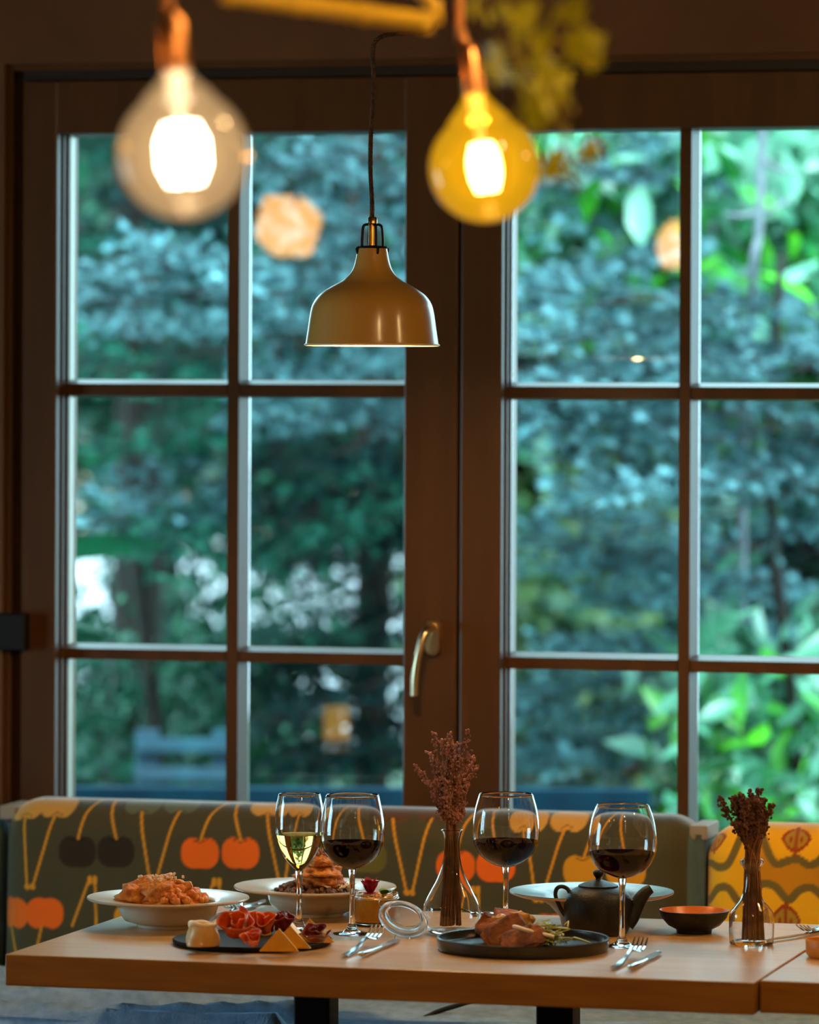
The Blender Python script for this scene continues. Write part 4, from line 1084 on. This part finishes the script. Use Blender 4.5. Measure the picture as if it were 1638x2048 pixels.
# ------------------------------------------------------------------ globe bulbs in the foreground
def globe(u, v, rpx, neck, Y, m, label, energy, col, fil, cordpts, lbl2):
    k = Y/F; c = P(u, v, Y); top = P(*neck, Y)
    ax = (top-c); Ln = ax.length; rot = Vector((0, 0, 1)).rotation_difference(ax.normalized()).to_matrix().to_4x4()
    t = thing('globe_bulb_lamp', label, 'lamp', M=Matrix.Translation(c) @ rot)
    R_ = rpx*k; rn = R_*.20
    pr = [(0, -R_)]+[(R_*math.sin(q), -R_*math.cos(q)) for q in [math.pi*j/40*.80 for j in range(1, 41)]]
    r0, z0 = pr[-1]
    for j in range(1, 9):
        a = j/8; pr.append((r0+(rn-r0)*(3*a*a-2*a*a*a)**.8, z0+(Ln-z0)*a))
    smooth_angle(MB().lathe(pr, 64).build('glass_globe', m, t), 60)
    # filament sticks round a glass post
    mm = MB()
    for j in range(6):
        q = j*math.pi/3; x, y = fil[0]*math.cos(q), fil[0]*math.sin(q)
        mm.tube([(x*.6, y*.6, -fil[1]), (x, y, -fil[1]*.4), (x, y, fil[1]*.4), (x*.6, y*.6, fil[1])], .0045, 8)
    mm.build('filament', M['filament'], t)
    smooth_angle(MB().lathe([(0, R_*.35), (.004, R_*.36), (.005, R_*.7), (.011, Ln-.004), (0, Ln-.002)], 20).build('filament_post', M['spacer'], t), 50)
    smooth_angle(MB().lathe([(0, Ln-.004), (rn*1.02, Ln-.004), (rn*1.05, Ln+.01), (rn*.95, Ln+.045), (rn*.5, Ln+.055), (0, Ln+.056)], 28).build('lamp_holder', M['copper'], t), 40)
    pts = [P(*q, Y) for q in cordpts]; Mi = (Matrix.Translation(c) @ rot).inverted()
    pts = [c+ax*(1+.05/Ln)]+pts+[Vector((pts[-1].x, pts[-1].y, CEIL))]
    mm = MB().tube([Mi @ q for q in cr_spline(pts, 5)], .0045, 8); o = mm.build('cord', M['copper'], t, smooth=True); o['label'] = lbl2
    L_ = bpy.data.lights.new('globe_light', 'POINT'); L_.energy = energy; L_.color = col; L_.shadow_soft_size = .02
    lo = bpy.data.objects.new('globe_light', L_); S.collection.objects.link(lo); lo.location = c
globe(366, 308, 131, (352, 138), 4.40, M['globe_cream'], 'large clear globe bulb shining cream-white, at the upper left', 4, (1, .66, .34), (.019, .027), [(340, 40), (338, -60)], 'copper-coloured cord')
globe(969, 335, 111, (949, 182), 5.14, M['globe_amber'], 'large amber globe bulb shining yellow, right of the pendant lamp', 42, (1, .48, .10), (.013, .026), [(925, 60), (920, -40)], 'copper-coloured cord')

# bamboo pole above, hung from the ceiling by two cords
YB = 4.9
A = P(440, -12, YB); B = P(866, 46, YB)
t = thing('bamboo_pole', 'yellow bamboo pole hanging across the top of the view', 'pole', A)
n = 40; m = MB(); seg = B-A; pts = []; rad = []
for i in range(61):
    a = i/60; q = A.lerp(B, a)-A; pts.append(q)
    dn = min(abs(a-x) for x in (.05, .37, .68, .96)); rad.append(.0105+.0028*math.exp(-(dn/.012)**2))
m.tube(pts, rad, 18); m.build('culm', M['bamboo'], t, smooth=True)
m = MB().tube([B-A+Vector((0, 0, 0)), B-A+Vector((.001, 0, .02)), B-A+Vector((-.016, 0, .034))], [.010, .009, .006], 12); m.build('side_stub', M['bamboo'], t, smooth=True)
for a in (.03, .6):
    q = A.lerp(B, a)-A; MB().tube([q+Vector((0, 0, .008)), Vector((q.x, q.y, CEIL-A.z))], .0022, 6).build('hanging_cord', M['cord'], t)
# ivy garland
t = thing('hanging_ivy', 'trailing ivy with yellow-green leaves hanging beside the amber globe bulb', 'plant', P(1080, -30, 4.55))
o0 = P(1080, -30, 4.55); rs = random.Random(21)
vines = [[(1060, -60), (1040, 0), (1010, 60), (1040, 130), (1090, 180), (1120, 240), (1135, 300)], [(1100, -60), (1120, 20), (1110, 80), (1150, 110), (1190, 125)], [(1060, -60), (990, 10), (950, 20)], [(1110, 80), (1090, 130), (1130, 180), (1125, 230)]]
vp = [cr_spline([P(u, v, 4.55)-o0 for u, v in vv], 6) for vv in vines]
vp[0] = [Vector((P(1060, -60, 4.55).x-o0.x, 0, CEIL-o0.z))]+vp[0]; vp[1] = [Vector((P(1100, -60, 4.55).x-o0.x, 0, CEIL-o0.z))]+vp[1]
for vv in vp: MB().tube(vv, .0018, 6).build('vine', M['ivystem'], t, smooth=True)
def ivy_leaf():
    th = [0, 25, 55, 80, 110, 140, 165, 195, 220, 250, 280, 305, 335]; rr2 = [.9, .55, .8, .5, .75, .45, .25, .25, .45, .75, .5, .8, .55]
    vs = [(0, 0, 0)]+[(r*math.cos(math.radians(a)), r*math.sin(math.radians(a)), .08*math.sin(math.radians(a*3))-.15*r*r) for a, r in zip(th, rr2)]
    n = len(th); return MB().add(vs, [(0, 1+i, 1+(i+1) % n) for i in range(n)])
lf = ivy_leaf().build('leaf', M['ivy'], t, smooth=True)
lpos = [(950, -4), (975, 10), (1000, 25), (1140, 5), (1155, 25), (1030, 75), (1000, 125), (1020, 140), (1045, 118), (1180, 95), (1195, 115), (1160, 88), (1105, 140), (1125, 170), (1135, 190), (1060, 205), (1085, 190), (1070, 225), (1100, 215), (1040, 215), (1115, 235), (1060, 165), (1090, 240), (1130, 290), (1115, 330), (1145, 340), (1175, 300), (1185, 320), (1080, 100), (1025, 35), (1060, 30), (1100, 50)]
for i, (u, v) in enumerate(lpos):
    o = lf if i == 0 else lf.copy()
    if i: S.collection.objects.link(o)
    o.parent = t; q = P(u, v, 4.55+rs.uniform(-.06, .06))-o0; o.location = q
    s_ = rs.uniform(.022, .034); o.scale = (s_, s_, s_); o.rotation_euler = (rs.uniform(.6, 2.2), rs.uniform(-.7, .7), rs.uniform(0, 6.28))

# ------------------------------------------------------------------ the room's other lamps (mirrored in the panes)
def mirror_pt(u, v, extra):
    """where a thing must hang to be seen reflected in the panes at pixel (u, v); extra = distance from the pane"""
    p0 = P(u, v, 1.0)-Vector((0, 0, CZ)); d = p0.normalized()
    a, b = kk(u, v); Y = (DG+YW*cs)/(a*sn+cs); hit = Vector((a*Y, Y, CZ+b*Y))
    nrm = Vector((sn, cs, 0)); r = d-2*d.dot(nrm)*nrm
    return hit+r*extra
q = mirror_pt(578, 452, 3.6); kM = (YW+3.6)/F
t = thing('drum_lamp', 'small lit peach-orange hanging lamp mirrored in the upper left panes', 'lamp', q, rot=(.0, .5, .5))
s_ = 50*kM
MB().bbox(-s_, s_, -s_, s_, -s_, s_, .02).build('lamp_shade', M['lampglow'], t, smooth=True)
MB().tube([(0, 0, s_), (0, 0, s_+.03)], .008, 8).build('lamp_holder', M['brass'], t)
MB().tube([Vector((0, 0, s_+.02)), Vector((-.20, 0, (CEIL-q.z)*1.02))], .003, 6).build('cord', M['cord'], t)
q = mirror_pt(675, 1446, 3.2); kM = (YW+3.2)/F
t = thing('table_lantern', 'small lit yellow table lantern mirrored in the lower left panes', 'lantern', (q.x, q.y, q.z-36*kM))
MB().bbox(-20*kM, 20*kM, -20*kM, 20*kM, 0.002, 70*kM, .006).build('lantern_shade', M['lampglow2'], t)
MB().bbox(-23*kM, 23*kM, -23*kM, 23*kM, -.008, 0.002, .003).build('lantern_base', M['dmetal'], t)
sz = q.z-36*kM-.008
t = thing('side_table', 'small dark side table in the room carrying the mirrored lantern', 'table', (q.x, q.y, 0))
MB().bbox(-.22, .22, -.22, .22, sz-.03, sz, .004).build('tabletop', M['frame'], t)
for a in (-1, 1):
    for b in (-1, 1): MB().bbox(a*.18-.018, a*.18+.018, b*.18-.018, b*.18+.018, 0, sz-.03, .003).build('leg', M['dmetal'], t)
q = mirror_pt(1352, 490, 3.4); kM = (YW+3.4)/F
t = thing('glass_lamp', 'lit orange glass hanging lamp mirrored in the upper right panes', 'lamp', q)
smooth_angle(MB().lathe([(0, -48*kM), (26*kM, -44*kM), (38*kM, -10*kM), (34*kM, 20*kM), (16*kM, 44*kM), (8*kM, 48*kM), (0, 48*kM)], 32).build('lamp_shade', M['lampglow'], t))
MB().tube([(0, 0, 48*kM), (0, 0, CEIL-q.z)], .003, 6).build('cord', M['cord'], t)
# warm room light from lamps behind the viewer
# a row of bare globe bulbs hanging along the room, behind and beside the viewer
M['roombulb'] = emis('lit_room_bulb', (1.0, .64, .26, 1), 270)
for i, (x, y) in enumerate([(.55, 4.6), (.75, 3.4), (.95, 2.1), (1.1, .9), (1.2, -.4), (2.1, 5.4)]):
    t = thing('ceiling_bulb_lamp', 'bare globe bulb hanging from the ceiling behind the viewer', 'lamp', (x, y, 2.42), group='bulbs lighting the room')
    MB().ball((0, 0, 0), .045, 20, 12).build('globe', M['roombulb'], t, smooth=True)
    MB().tube([(0, 0, .045), (0, 0, .09), (0, 0, .091), (0, 0, CEIL-2.42)], [.016, .016, .003, .003], 8).build('cord', M['cord'], t)

# ------------------------------------------------------------------ garden
gd = MB().box(-30, 30, 8.6, 24, -.35, -.25); tag(gd.build('ground', M['grass']), kind='structure').name = 'floor_lawn'
tag(MB().box(-60, 60, 24, 140, -.35, -.26).build('floor_gravel', M['gravel']), kind='structure')
# low blue railing just outside, pale bench behind
q0 = P(0, 1572, 10.2)
t = thing('blue_railing', 'low dark blue wooden railing outside below the window panes', 'railing', (0, 10.2, -.25))
h0 = q0.z+.25
for i, (za, zb_) in enumerate(((h0-.12, h0), (h0-.30, h0-.17), (h0-.48, h0-.35))):
    MB().bbox(-2.2, P(1300, 1560, 10.2).x, -.02, .02, za, zb_, .004).build('board', M['bluewood'], t)
for x in (-1.6, -.9, -.2, .45): MB().bbox(x-.04, x+.04, .021, .10, 0, h0-.02, .004).build('post', M['bluewood'], t)
q = P(270, 1478, 12.0); q2 = P(470, 1525, 12.0)
t = thing('garden_bench', 'pale weathered garden bench outside seen through the lower left pane', 'bench', (q.x, 12.0, -.25))
wd = q2.x-q.x
for i in range(3):
    zz_ = q.z+.25-.0-.075*i; MB().bbox(0, wd, 0, .03, zz_-.035, zz_, .004).build('slat', M['palewood'], t)
for i in range(3): MB().bbox(0, wd, -.16-.14*i, -.05-.14*i, .42, .45, .004).build('seat_slat', M['palewood'], t)
for x in (.03, wd-.03):
    MB().bbox(x-.03, x+.03, .0305, .075, 0, q.z+.27, .004).build('leg', M['palewood'], t); MB().bbox(x-.03, x+.03, -.45, -.40, 0, .42, .004).build('leg', M['palewood'], t)
# pale house far behind
t = thing('far_house', 'pale plastered house far behind the garden trees', 'house', (-3, 60, -.25))
MB().box(-9, 9, 0, 8, 0, 3.2).build('wall', M['render'], t)
MB().add([(-9.5, -.5, 3.2), (9.5, -.5, 3.2), (9.5, 8.5, 3.2), (-9.5, 8.5, 3.2), (-9.5, 4, 5.5), (9.5, 4, 5.5)], [(0, 1, 5, 4), (2, 3, 4, 5), (0, 4, 3), (1, 2, 5), (3, 2, 1, 0)]).build('roof', mat('brown_roof', sc(120, 84, 70), .8), t)

def needles(mb, a, b, n, ln, wd, rs, tone=.5):
    a = Vector(a); b = Vector(b); d = (b-a); L_ = d.length; d.normalize()
    s1 = d.cross(Vector((0, 0, 1))); s1 = s1.normalized() if s1.length > .01 else Vector((1, 0, 0)); s2 = d.cross(s1)
    for i in range(n):
        q = a.lerp(b, (i+.5)/n); an = rs.uniform(0, 6.28); o = s1*math.cos(an)+s2*math.sin(an)
        tip = q+(o*.85+d*.55)*ln*rs.uniform(.8, 1.15); sd = d.cross(o)*wd
        k = len(mb.v); mb.v += [tuple(q+sd), tuple(q-sd), tuple(tip)]; mb.f.append((k, k+1, k+2)); mb.tone += [tone*.8, tone*.8, min(1, tone*1.1)]
def bough_mesh(seed, m, lo_, hi_, ln=.033, wd=.0032, per=270, name='bough'):
    rs = random.Random(seed); mb = MB(); mb.tone = []; wood = MB()
    ax = [Vector((x, .03*math.sin(x*3+seed), -.16*x*x+.10*x**4)) for x in np.linspace(0, 1, 13)]
    wood.tube(ax, [.011*(1-i/13)+.002 for i in range(13)], 5)
    needles(mb, ax[6], ax[-1], 120, ln, wd, rs, .4)
    for i in range(19):
        x = .10+.88*i/19; j = x*12; p = ax[int(j)].lerp(ax[min(int(j)+1, 12)], j-int(j)); sd = 1 if i % 2 else -1
        L_ = (.40*(1-x)**.8+.09)*rs.uniform(.7, 1.15); an = rs.uniform(.6, 1.05)
        e = p+Vector((math.cos(an)*L_, sd*math.sin(an)*L_, -.10*L_+rs.uniform(-.07, .06)))
        wood.tube([p, p.lerp(e, .5)+Vector((0, 0, .01)), e], .0025, 4)
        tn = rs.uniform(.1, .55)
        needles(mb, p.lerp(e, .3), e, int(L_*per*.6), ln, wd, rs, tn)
        nb = int(L_/.075)
        for q_ in range(nb):
            f_ = (q_+1.0)/(nb+.4); p2 = p.lerp(e, f_); s3 = 1 if q_ % 2 else -1; l2 = (.085*(1-f_)+.040)*rs.uniform(.8, 1.25)
            e2 = p2+Vector((math.cos(an+s3*.75)*l2, sd*math.sin(an+s3*.75)*l2, rs.uniform(-.045, .05)))
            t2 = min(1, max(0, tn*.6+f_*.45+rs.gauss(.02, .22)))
            needles(mb, p2.lerp(e2, .3), e2, int(l2*per*1.5), ln, wd, rs, t2)
    o = mb.build(name, m); me = o.data
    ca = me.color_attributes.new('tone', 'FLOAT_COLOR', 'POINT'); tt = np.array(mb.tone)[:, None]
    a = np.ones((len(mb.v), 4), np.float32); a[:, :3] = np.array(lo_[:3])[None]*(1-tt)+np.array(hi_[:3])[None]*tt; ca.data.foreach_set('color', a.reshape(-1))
    bpy.data.objects.remove(o)
    return me, wood
prot = []; prot2 = []
for sd in range(4):
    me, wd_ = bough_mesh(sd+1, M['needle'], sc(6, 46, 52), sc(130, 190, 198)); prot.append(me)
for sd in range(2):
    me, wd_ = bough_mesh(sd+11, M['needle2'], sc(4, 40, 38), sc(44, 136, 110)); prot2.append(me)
prot3 = []  # dark boughs for the hollows, shade painted into their needles
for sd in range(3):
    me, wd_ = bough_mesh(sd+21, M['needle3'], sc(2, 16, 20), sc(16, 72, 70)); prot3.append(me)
wme = wd_.build('twigs', M['bark']); wood_me = wme.data; bpy.data.objects.remove(wme)
def put_bough(t, a, b, me, flip=0.0, sc_=None):
    """bough rooted at a, tip toward b (world)"""
    o = bpy.data.objects.new('bough', me); S.collection.objects.link(o); o.parent = t
    d = b-a; L_ = d.length; x = d.normalized(); up = Vector((0, -.35, 1)).normalized(); y = up.cross(x).normalized(); z = x.cross(y)
    R3 = Matrix((x, y, z)).transposed().to_4x4() @ Matrix.Rotation(flip, 4, 'X')
    k = L_ if sc_ is None else sc_
    o.matrix_local = Matrix.Translation(a-t.location) @ R3 @ Matrix.Diagonal((L_, k, k, 1))
    w_ = bpy.data.objects.new('branch_wood', wood_me); S.collection.objects.link(w_); w_.parent = o
    return o
def trunk(t, pts, r0, r1, m, n=12):
    pp = cr_spline(pts, 4); k = len(pp); MB().tube([p-t.location for p in pp], [r0+(r1-r0)*i/(k-1)+.01*noise.noise(Vector((i*.5, 0, 0))) for i in range(k)], n).build('trunk', m, t, smooth=True)
# spruce A: trunk behind the centre-left panes
xa = P(735, 800, 12.8).x
spA = thing('blue_spruce', 'blue spruce outside with its dark trunk zone behind the left window', 'tree', (xa, 12.8, -.25))
trunk(spA, [Vector((xa, 12.8, -.25)), Vector((xa+.02, 12.8, 1.2)), Vector((xa-.02, 12.8, 2.6)), Vector((xa, 12.8, 5))], .055, .04, M['bark'])
rs = random.Random(31)
def PB_(u, v, Y): return P(u, v, Y)
manA = [((560, 585, 12.0), (120, 560, 11.2)), ((500, 520, 11.9), (150, 505, 11.2)), ((560, 560, 11.8), (300, 440, 11.4)), ((840, 520, 12.2), (500, 560, 11.2)),
        ((880, 480, 12), (560, 430, 11.4)), ((900, 560, 12), (620, 540, 11.4)), ((900, 300, 12.3), (520, 330, 11.7)), ((880, 360, 12.3), (640, 300, 11.7)),
        ((840, 770, 12.3), (520, 752, 11.5)), ((900, 800, 12.3), (560, 815, 11.6)), ((700, 760, 12.4), (520, 735, 11.6)),
        ((640, 700, 12.8), (150, 700, 12.2)), ((600, 840, 12.9), (140, 860, 12.3)), ((560, 940, 12.8), (130, 1030, 11.7)), ((500, 1000, 12.6), (160, 1060, 11.6)), ((560, 1020, 12.6), (260, 1070, 11.7)),
        ((720, 960, 12.9), (500, 1090, 12.0)), ((760, 1000, 12.9), (560, 1060, 12.2)), ((700, 1290, 12.8), (490, 1230, 12.2)),
        ((820, 1350, 12.6), (500, 1420, 12.0)), ((900, 640, 12.6), (480, 640, 12.0)), ((500, 640, 12.9), (200, 620, 12.3)), ((860, 900, 13), (600, 940, 12.5)), ((840, 1150, 13), (600, 1200, 12.6))]
for a, b in manA:
    low = a[1] > 820 or (a[1] > 600 and a[0] < 700)
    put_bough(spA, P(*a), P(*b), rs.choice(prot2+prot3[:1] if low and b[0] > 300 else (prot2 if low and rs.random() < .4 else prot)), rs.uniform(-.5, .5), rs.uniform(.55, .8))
for i in range(60):
    z = rs.uniform(1.62, 4.2); a = rs.uniform(0, 6.28); L_ = rs.uniform(.7, 1.3)
    o_ = Vector((xa, 12.8+.3, z)); d = Vector((math.cos(a), .4+abs(math.sin(a)), -.12)).normalized()*L_
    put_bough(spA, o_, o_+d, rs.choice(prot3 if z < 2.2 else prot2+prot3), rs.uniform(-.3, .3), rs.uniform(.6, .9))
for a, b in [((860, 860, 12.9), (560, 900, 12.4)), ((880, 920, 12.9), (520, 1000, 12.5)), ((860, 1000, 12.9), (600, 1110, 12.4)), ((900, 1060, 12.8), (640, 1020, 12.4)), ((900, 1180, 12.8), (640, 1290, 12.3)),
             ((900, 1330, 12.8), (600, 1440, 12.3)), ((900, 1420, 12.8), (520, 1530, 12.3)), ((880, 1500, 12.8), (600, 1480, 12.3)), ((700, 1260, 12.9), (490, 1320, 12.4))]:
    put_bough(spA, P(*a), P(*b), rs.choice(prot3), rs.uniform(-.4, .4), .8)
# spruce B: right, trunk hidden further right
xb = P(1830, 800, 12.6).x
spB = thing('blue_spruce', 'blue spruce outside whose pale boughs fill the right window', 'tree', (xb, 12.6, -.25))
trunk(spB, [Vector((xb, 12.6, -.25)), Vector((xb, 12.6, 1.5)), Vector((xb+.05, 12.6, 3)), Vector((xb, 12.6, 5))], .12, .05, M['bark'])
manB = [((1420, 600, 12.0), (1010, 590, 11.1)), ((1460, 640, 12.0), (1030, 650, 11.0)), ((1500, 690, 11.9), (1060, 720, 11.0)), ((1400, 720, 11.9), (1120, 745, 11.1)), ((1700, 620, 11.9), (1380, 580, 11.1)),
        ((1700, 680, 11.8), (1400, 690, 11.0)), ((1740, 730, 11.8), (1420, 740, 11.0)), ((1500, 830, 12.0), (1020, 820, 11.1)), ((1520, 880, 11.9), (1080, 890, 11.1)), ((1560, 920, 11.9), (1150, 950, 11.0)),
        ((1700, 860, 11.9), (1340, 850, 11.1)), ((1740, 900, 11.8), (1390, 930, 11.0)), ((1740, 980, 11.9), (1380, 1000, 11.2)), ((1500, 1040, 12.3), (1030, 1080, 11.6)), ((1560, 1100, 12.4), (1120, 1110, 11.8)),
        ((1500, 1160, 12.5), (1060, 1040, 12.0)), ((1560, 1200, 12.5), (1200, 1180, 11.8)), ((1600, 1150, 12.3), (1380, 1150, 11.6)), ((1300, 1340, 12.3), (1010, 1420, 11.8)), ((1380, 1360, 12.3), (1040, 1370, 11.7)),
        ((1360, 1440, 12.4), (1040, 1500, 11.7)), ((1300, 1540, 12.2), (1020, 1560, 11.6)), ((1420, 480, 12.4), (1050, 520, 11.8)), ((1440, 330, 12.6), (1040, 420, 12.0)), ((1500, 380, 12.6), (1180, 300, 12)),
        ((1300, 250, 12.6), (1060, 330, 12)), ((1600, 1300, 12.6), (1400, 1260, 12.1)), ((1440, 1290, 12.7), (1100, 1260, 12.3))]
for a, b in manB:
    put_bough(spB, P(*a), P(*b), rs.choice(prot), rs.uniform(-.5, .5), rs.uniform(.55, .8))
for i in range(46):
    z = rs.uniform(.9, 2.4); a = rs.uniform(0, 6.28); L_ = rs.uniform(.6, 1.1)
    o_ = Vector((xb-.1, 12.9, z)); d = Vector((math.cos(a), .3+abs(math.sin(a)), -.1)).normalized()*L_
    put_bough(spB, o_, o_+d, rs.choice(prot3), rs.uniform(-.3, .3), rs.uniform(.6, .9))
# green conifer C: behind on the left
xc = P(250, 800, 14.6).x
spC = thing('green_conifer', 'green conifer behind the left spruce, seen in the leftmost panes', 'tree', (xc, 14.6, -.25))
trunk(spC, [Vector((xc, 14.6, -.25)), Vector((xc+.05, 14.6, 1.5)), Vector((xc, 14.6, 3)), Vector((xc, 14.6, 5))], .10, .04, M['bark'])
for i in range(64):
    z = rs.uniform(1.6, 3.2) if i > 12 else rs.uniform(.30, .62); a = rs.uniform(0, 6.28); L_ = rs.uniform(.45, .9)
    o_ = Vector((xc+rs.uniform(-.3, .3), 14.6, z)); d = Vector((math.cos(a), math.sin(a), rs.uniform(-.4, .2))).normalized()*L_
    put_bough(spC, o_, o_+d, rs.choice(prot2), rs.uniform(-.3, .3), rs.uniform(.5, .8))

# broad-leaved sprigs
def sprig_mesh(seed, m, n, L_, W_, spread, name='sprig'):
    rs = random.Random(seed); mb = MB()
    for i in range(n):
        c = Vector((rs.gauss(0, spread), rs.gauss(0, spread), rs.gauss(0, spread)))
        d = Vector((rs.gauss(0, 1), rs.gauss(0, 1), rs.gauss(-.5, .7))).normalized(); sd = d.cross(Vector((rs.gauss(0, 1), rs.gauss(0, 1), rs.gauss(0, 1)))).normalized(); up = sd.cross(d)
        l = L_*rs.uniform(.7, 1.2); w_ = W_*rs.uniform(.8, 1.2)
        vs = [c, c+d*l*.3+sd*w_*.85+up*w_*.25, c+d*l*.3-up*.0, c+d*l*.3-sd*w_*.85+up*w_*.25, c+d*l*.65+sd*w_*.8+up*w_*.2-up*l*.05, c+d*l*.65-up*l*.05, c+d*l*.65-sd*w_*.8+up*w_*.2-up*l*.05, c+d*l-up*l*.16]
        mb.add(vs, [(0, 2, 1), (0, 3, 2), (1, 2, 5, 4), (2, 3, 6, 5), (4, 5, 7), (5, 6, 7)])
    o = mb.build(name, m, smooth=True); me = o.data; bpy.data.objects.remove(o); return me
M['leafp'] = mat('pale_glossy_leaf', sc(96, 150, 126), .3, col2=sc(70, 138, 104), scale=5, objrand=.35, spec=.8)
spL = [sprig_mesh(i, M['leaf'], 22, .17, .030, .12) for i in range(2)]+[sprig_mesh(i+3, M['leafp'], 22, .17, .034, .12) for i in range(3)]
spD = [sprig_mesh(i+5, M['leaf2'], 90, .07, .02, .15) for i in range(3)]
spO = [sprig_mesh(i+9, M['leaf3'], 90, .08, .022, .17) for i in range(3)]
def leafy(name, label, base, regions, meshes, stem_r=.04, m=None):
    t = thing(name, label, 'tree', base)
    top = None
    for (u0, u1, v0, v1_, Y0, Y1, n, s_) in regions:
        for i in range(n):
            q = P(rs.uniform(u0, u1), rs.uniform(v0, v1_), rs.uniform(Y0, Y1))
            o = bpy.data.objects.new('leaf_cluster', rs.choice(meshes)); S.collection.objects.link(o); o.parent = t
            o.location = q-t.location; k = s_*rs.uniform(.8, 1.25); o.scale = (k, k, k); o.rotation_euler = (rs.uniform(0, 6), rs.uniform(0, 6), rs.uniform(0, 6))
            if top is None or q.z > top: top = q.z
    b = Vector(base); trunk(t, [b, b+Vector((.05, 0, .8)), b+Vector((-.03, 0, 1.6)), Vector((b.x, b.y, max(top, b.z+2.2)))], stem_r, stem_r*.4, m or M['bark'], 8)
    return t
bx_ = P(1600, 800, 13.6).x
leafy('leafy_tree', 'bright green large-leaved tree outside behind the right-hand panes', (bx_, 13.6, -.25),
      [(1040, 1400, 250, 560, 12.2, 14.2, 34, 1.0), (1380, 1720, 250, 620, 12.2, 14.2, 50, 1.0), (1380, 1700, 1010, 1330, 12.9, 14.2, 20, .9), (1400, 1720, 600, 1000, 13.4, 14.4, 24, 1.0)], spL)
leafy('green_shrub', 'bright green shrub outside in the lower right pane', (P(1560, 1500, 11.6).x, 11.6, -.25),
      [(1410, 1680, 1350, 1480, 11.4, 12.0, 12, .8), (1400, 1680, 1540, 1640, 11.2, 12.4, 10, .6)], spL, .02)
leafy('dark_tree', 'dark green broad-leaved tree far behind the left spruce', (P(330, 800, 17).x, 17, -.25),
      [(80, 840, 230, 930, 16.5, 18.5, 130, 1.6), (120, 820, 960, 1300, 15.5, 17.5, 60, .34), (80, 500, 1380, 1600, 15.5, 16.5, 46, 1.1), (80, 840, 1370, 1440, 15.5, 16.5, 12, .7)], spD, .08)
leafy('olive_tree', 'olive-green broad-leaved tree far behind the right spruce', (P(1280, 800, 17.5).x, 17.5, -.25),
      [(950, 1720, 230, 1150, 17, 19, 120, 1.7), (950, 1420, 1150, 1600, 16, 17, 44, 1.2), (1400, 1720, 1380, 1650, 15.5, 16.5, 20, 1.0)], spO, .07)
leafy('low_bush', 'green bush outside low behind the leftmost panes', (P(280, 1450, 12.4).x, 12.4, -.25),
      [(130, 470, 1340, 1470, 12.3, 12.9, 14, .55), (480, 620, 1320, 1420, 12.3, 12.9, 6, .55)], spD, .03)
# drooping large leaves at left
t = thing('broad_leaf_plant', 'plant with broad bright teal-green leaves reaching into the leftmost panes', 'plant', (P(60, 1290, 11.2).x, 11.2, -.25))
def bigleaf(a, b, wd, droop):
    a = P(*a)-t.location; b = P(*b)-t.location; d = b-a; L_ = d.length; sd = d.cross(Vector((0, .4, 1))).normalized(); vs = []; fs = []
    for i in range(11):
        q = i/10; w_ = wd*math.sin(math.pi*min(.985, .06+.92*q))**.8; c = a+d*q+Vector((0, 0, droop*4*q*(1-q)))
        for j in (-1, -.5, 0, .5, 1): vs.append(c+Vector((0, -.5, .8)).normalized()*w_*j+Vector((0, 0, -.12*abs(j)*w_)))
    for i in range(10):
        for j in range(4): q = i*5+j; fs.append((q, q+1, q+6, q+5))
    MB().add(vs, fs).build('leaf', M['leaf2'], t, smooth=True)
bigleaf((60, 1120, 11.2), (330, 1090, 11.0), .035, .02); bigleaf((60, 1292, 11.2), (235, 1278, 11.1), .022, .015)
MB().tube([Vector((0, 0, 0)), P(58, 1290, 11.2)-t.location, P(58, 1110, 11.2)-t.location], .008, 8).build('stalk', M['leaf2'], t)
# slender pale sapling in the top right pane
t = thing('pale_sapling', 'slender pale-barked sapling outside in the top right pane', 'tree', (P(1520, 1600, 11.5).x, 11.5, -.25))
pp = [Vector((0, 0, 0)), P(1515, 1000, 11.5)-t.location, P(1505, 560, 11.5)-t.location, P(1517, 470, 11.5)-t.location, P(1522, 330, 11.5)-t.location, P(1528, 180, 11.5)-t.location]
pp[1].y += .5; pp[0].y += .5
MB().tube(cr_spline(pp, 6), [.011]*31, 8).build('trunk', M['palebark'], t, smooth=True)
for a, b in (((1520, 425), (1450, 428)), ((1520, 425), (1585, 395)), ((1524, 320), (1600, 350)), ((1510, 520), (1480, 560))):
    MB().tube([P(*a, 11.5)-t.location, P((a[0]+b[0])/2, (a[1]+b[1])/2+6, 11.5)-t.location, P(*b, 11.5)-t.location], [.008, .007, .004], 6).build('twig', M['palebark'], t, smooth=True)
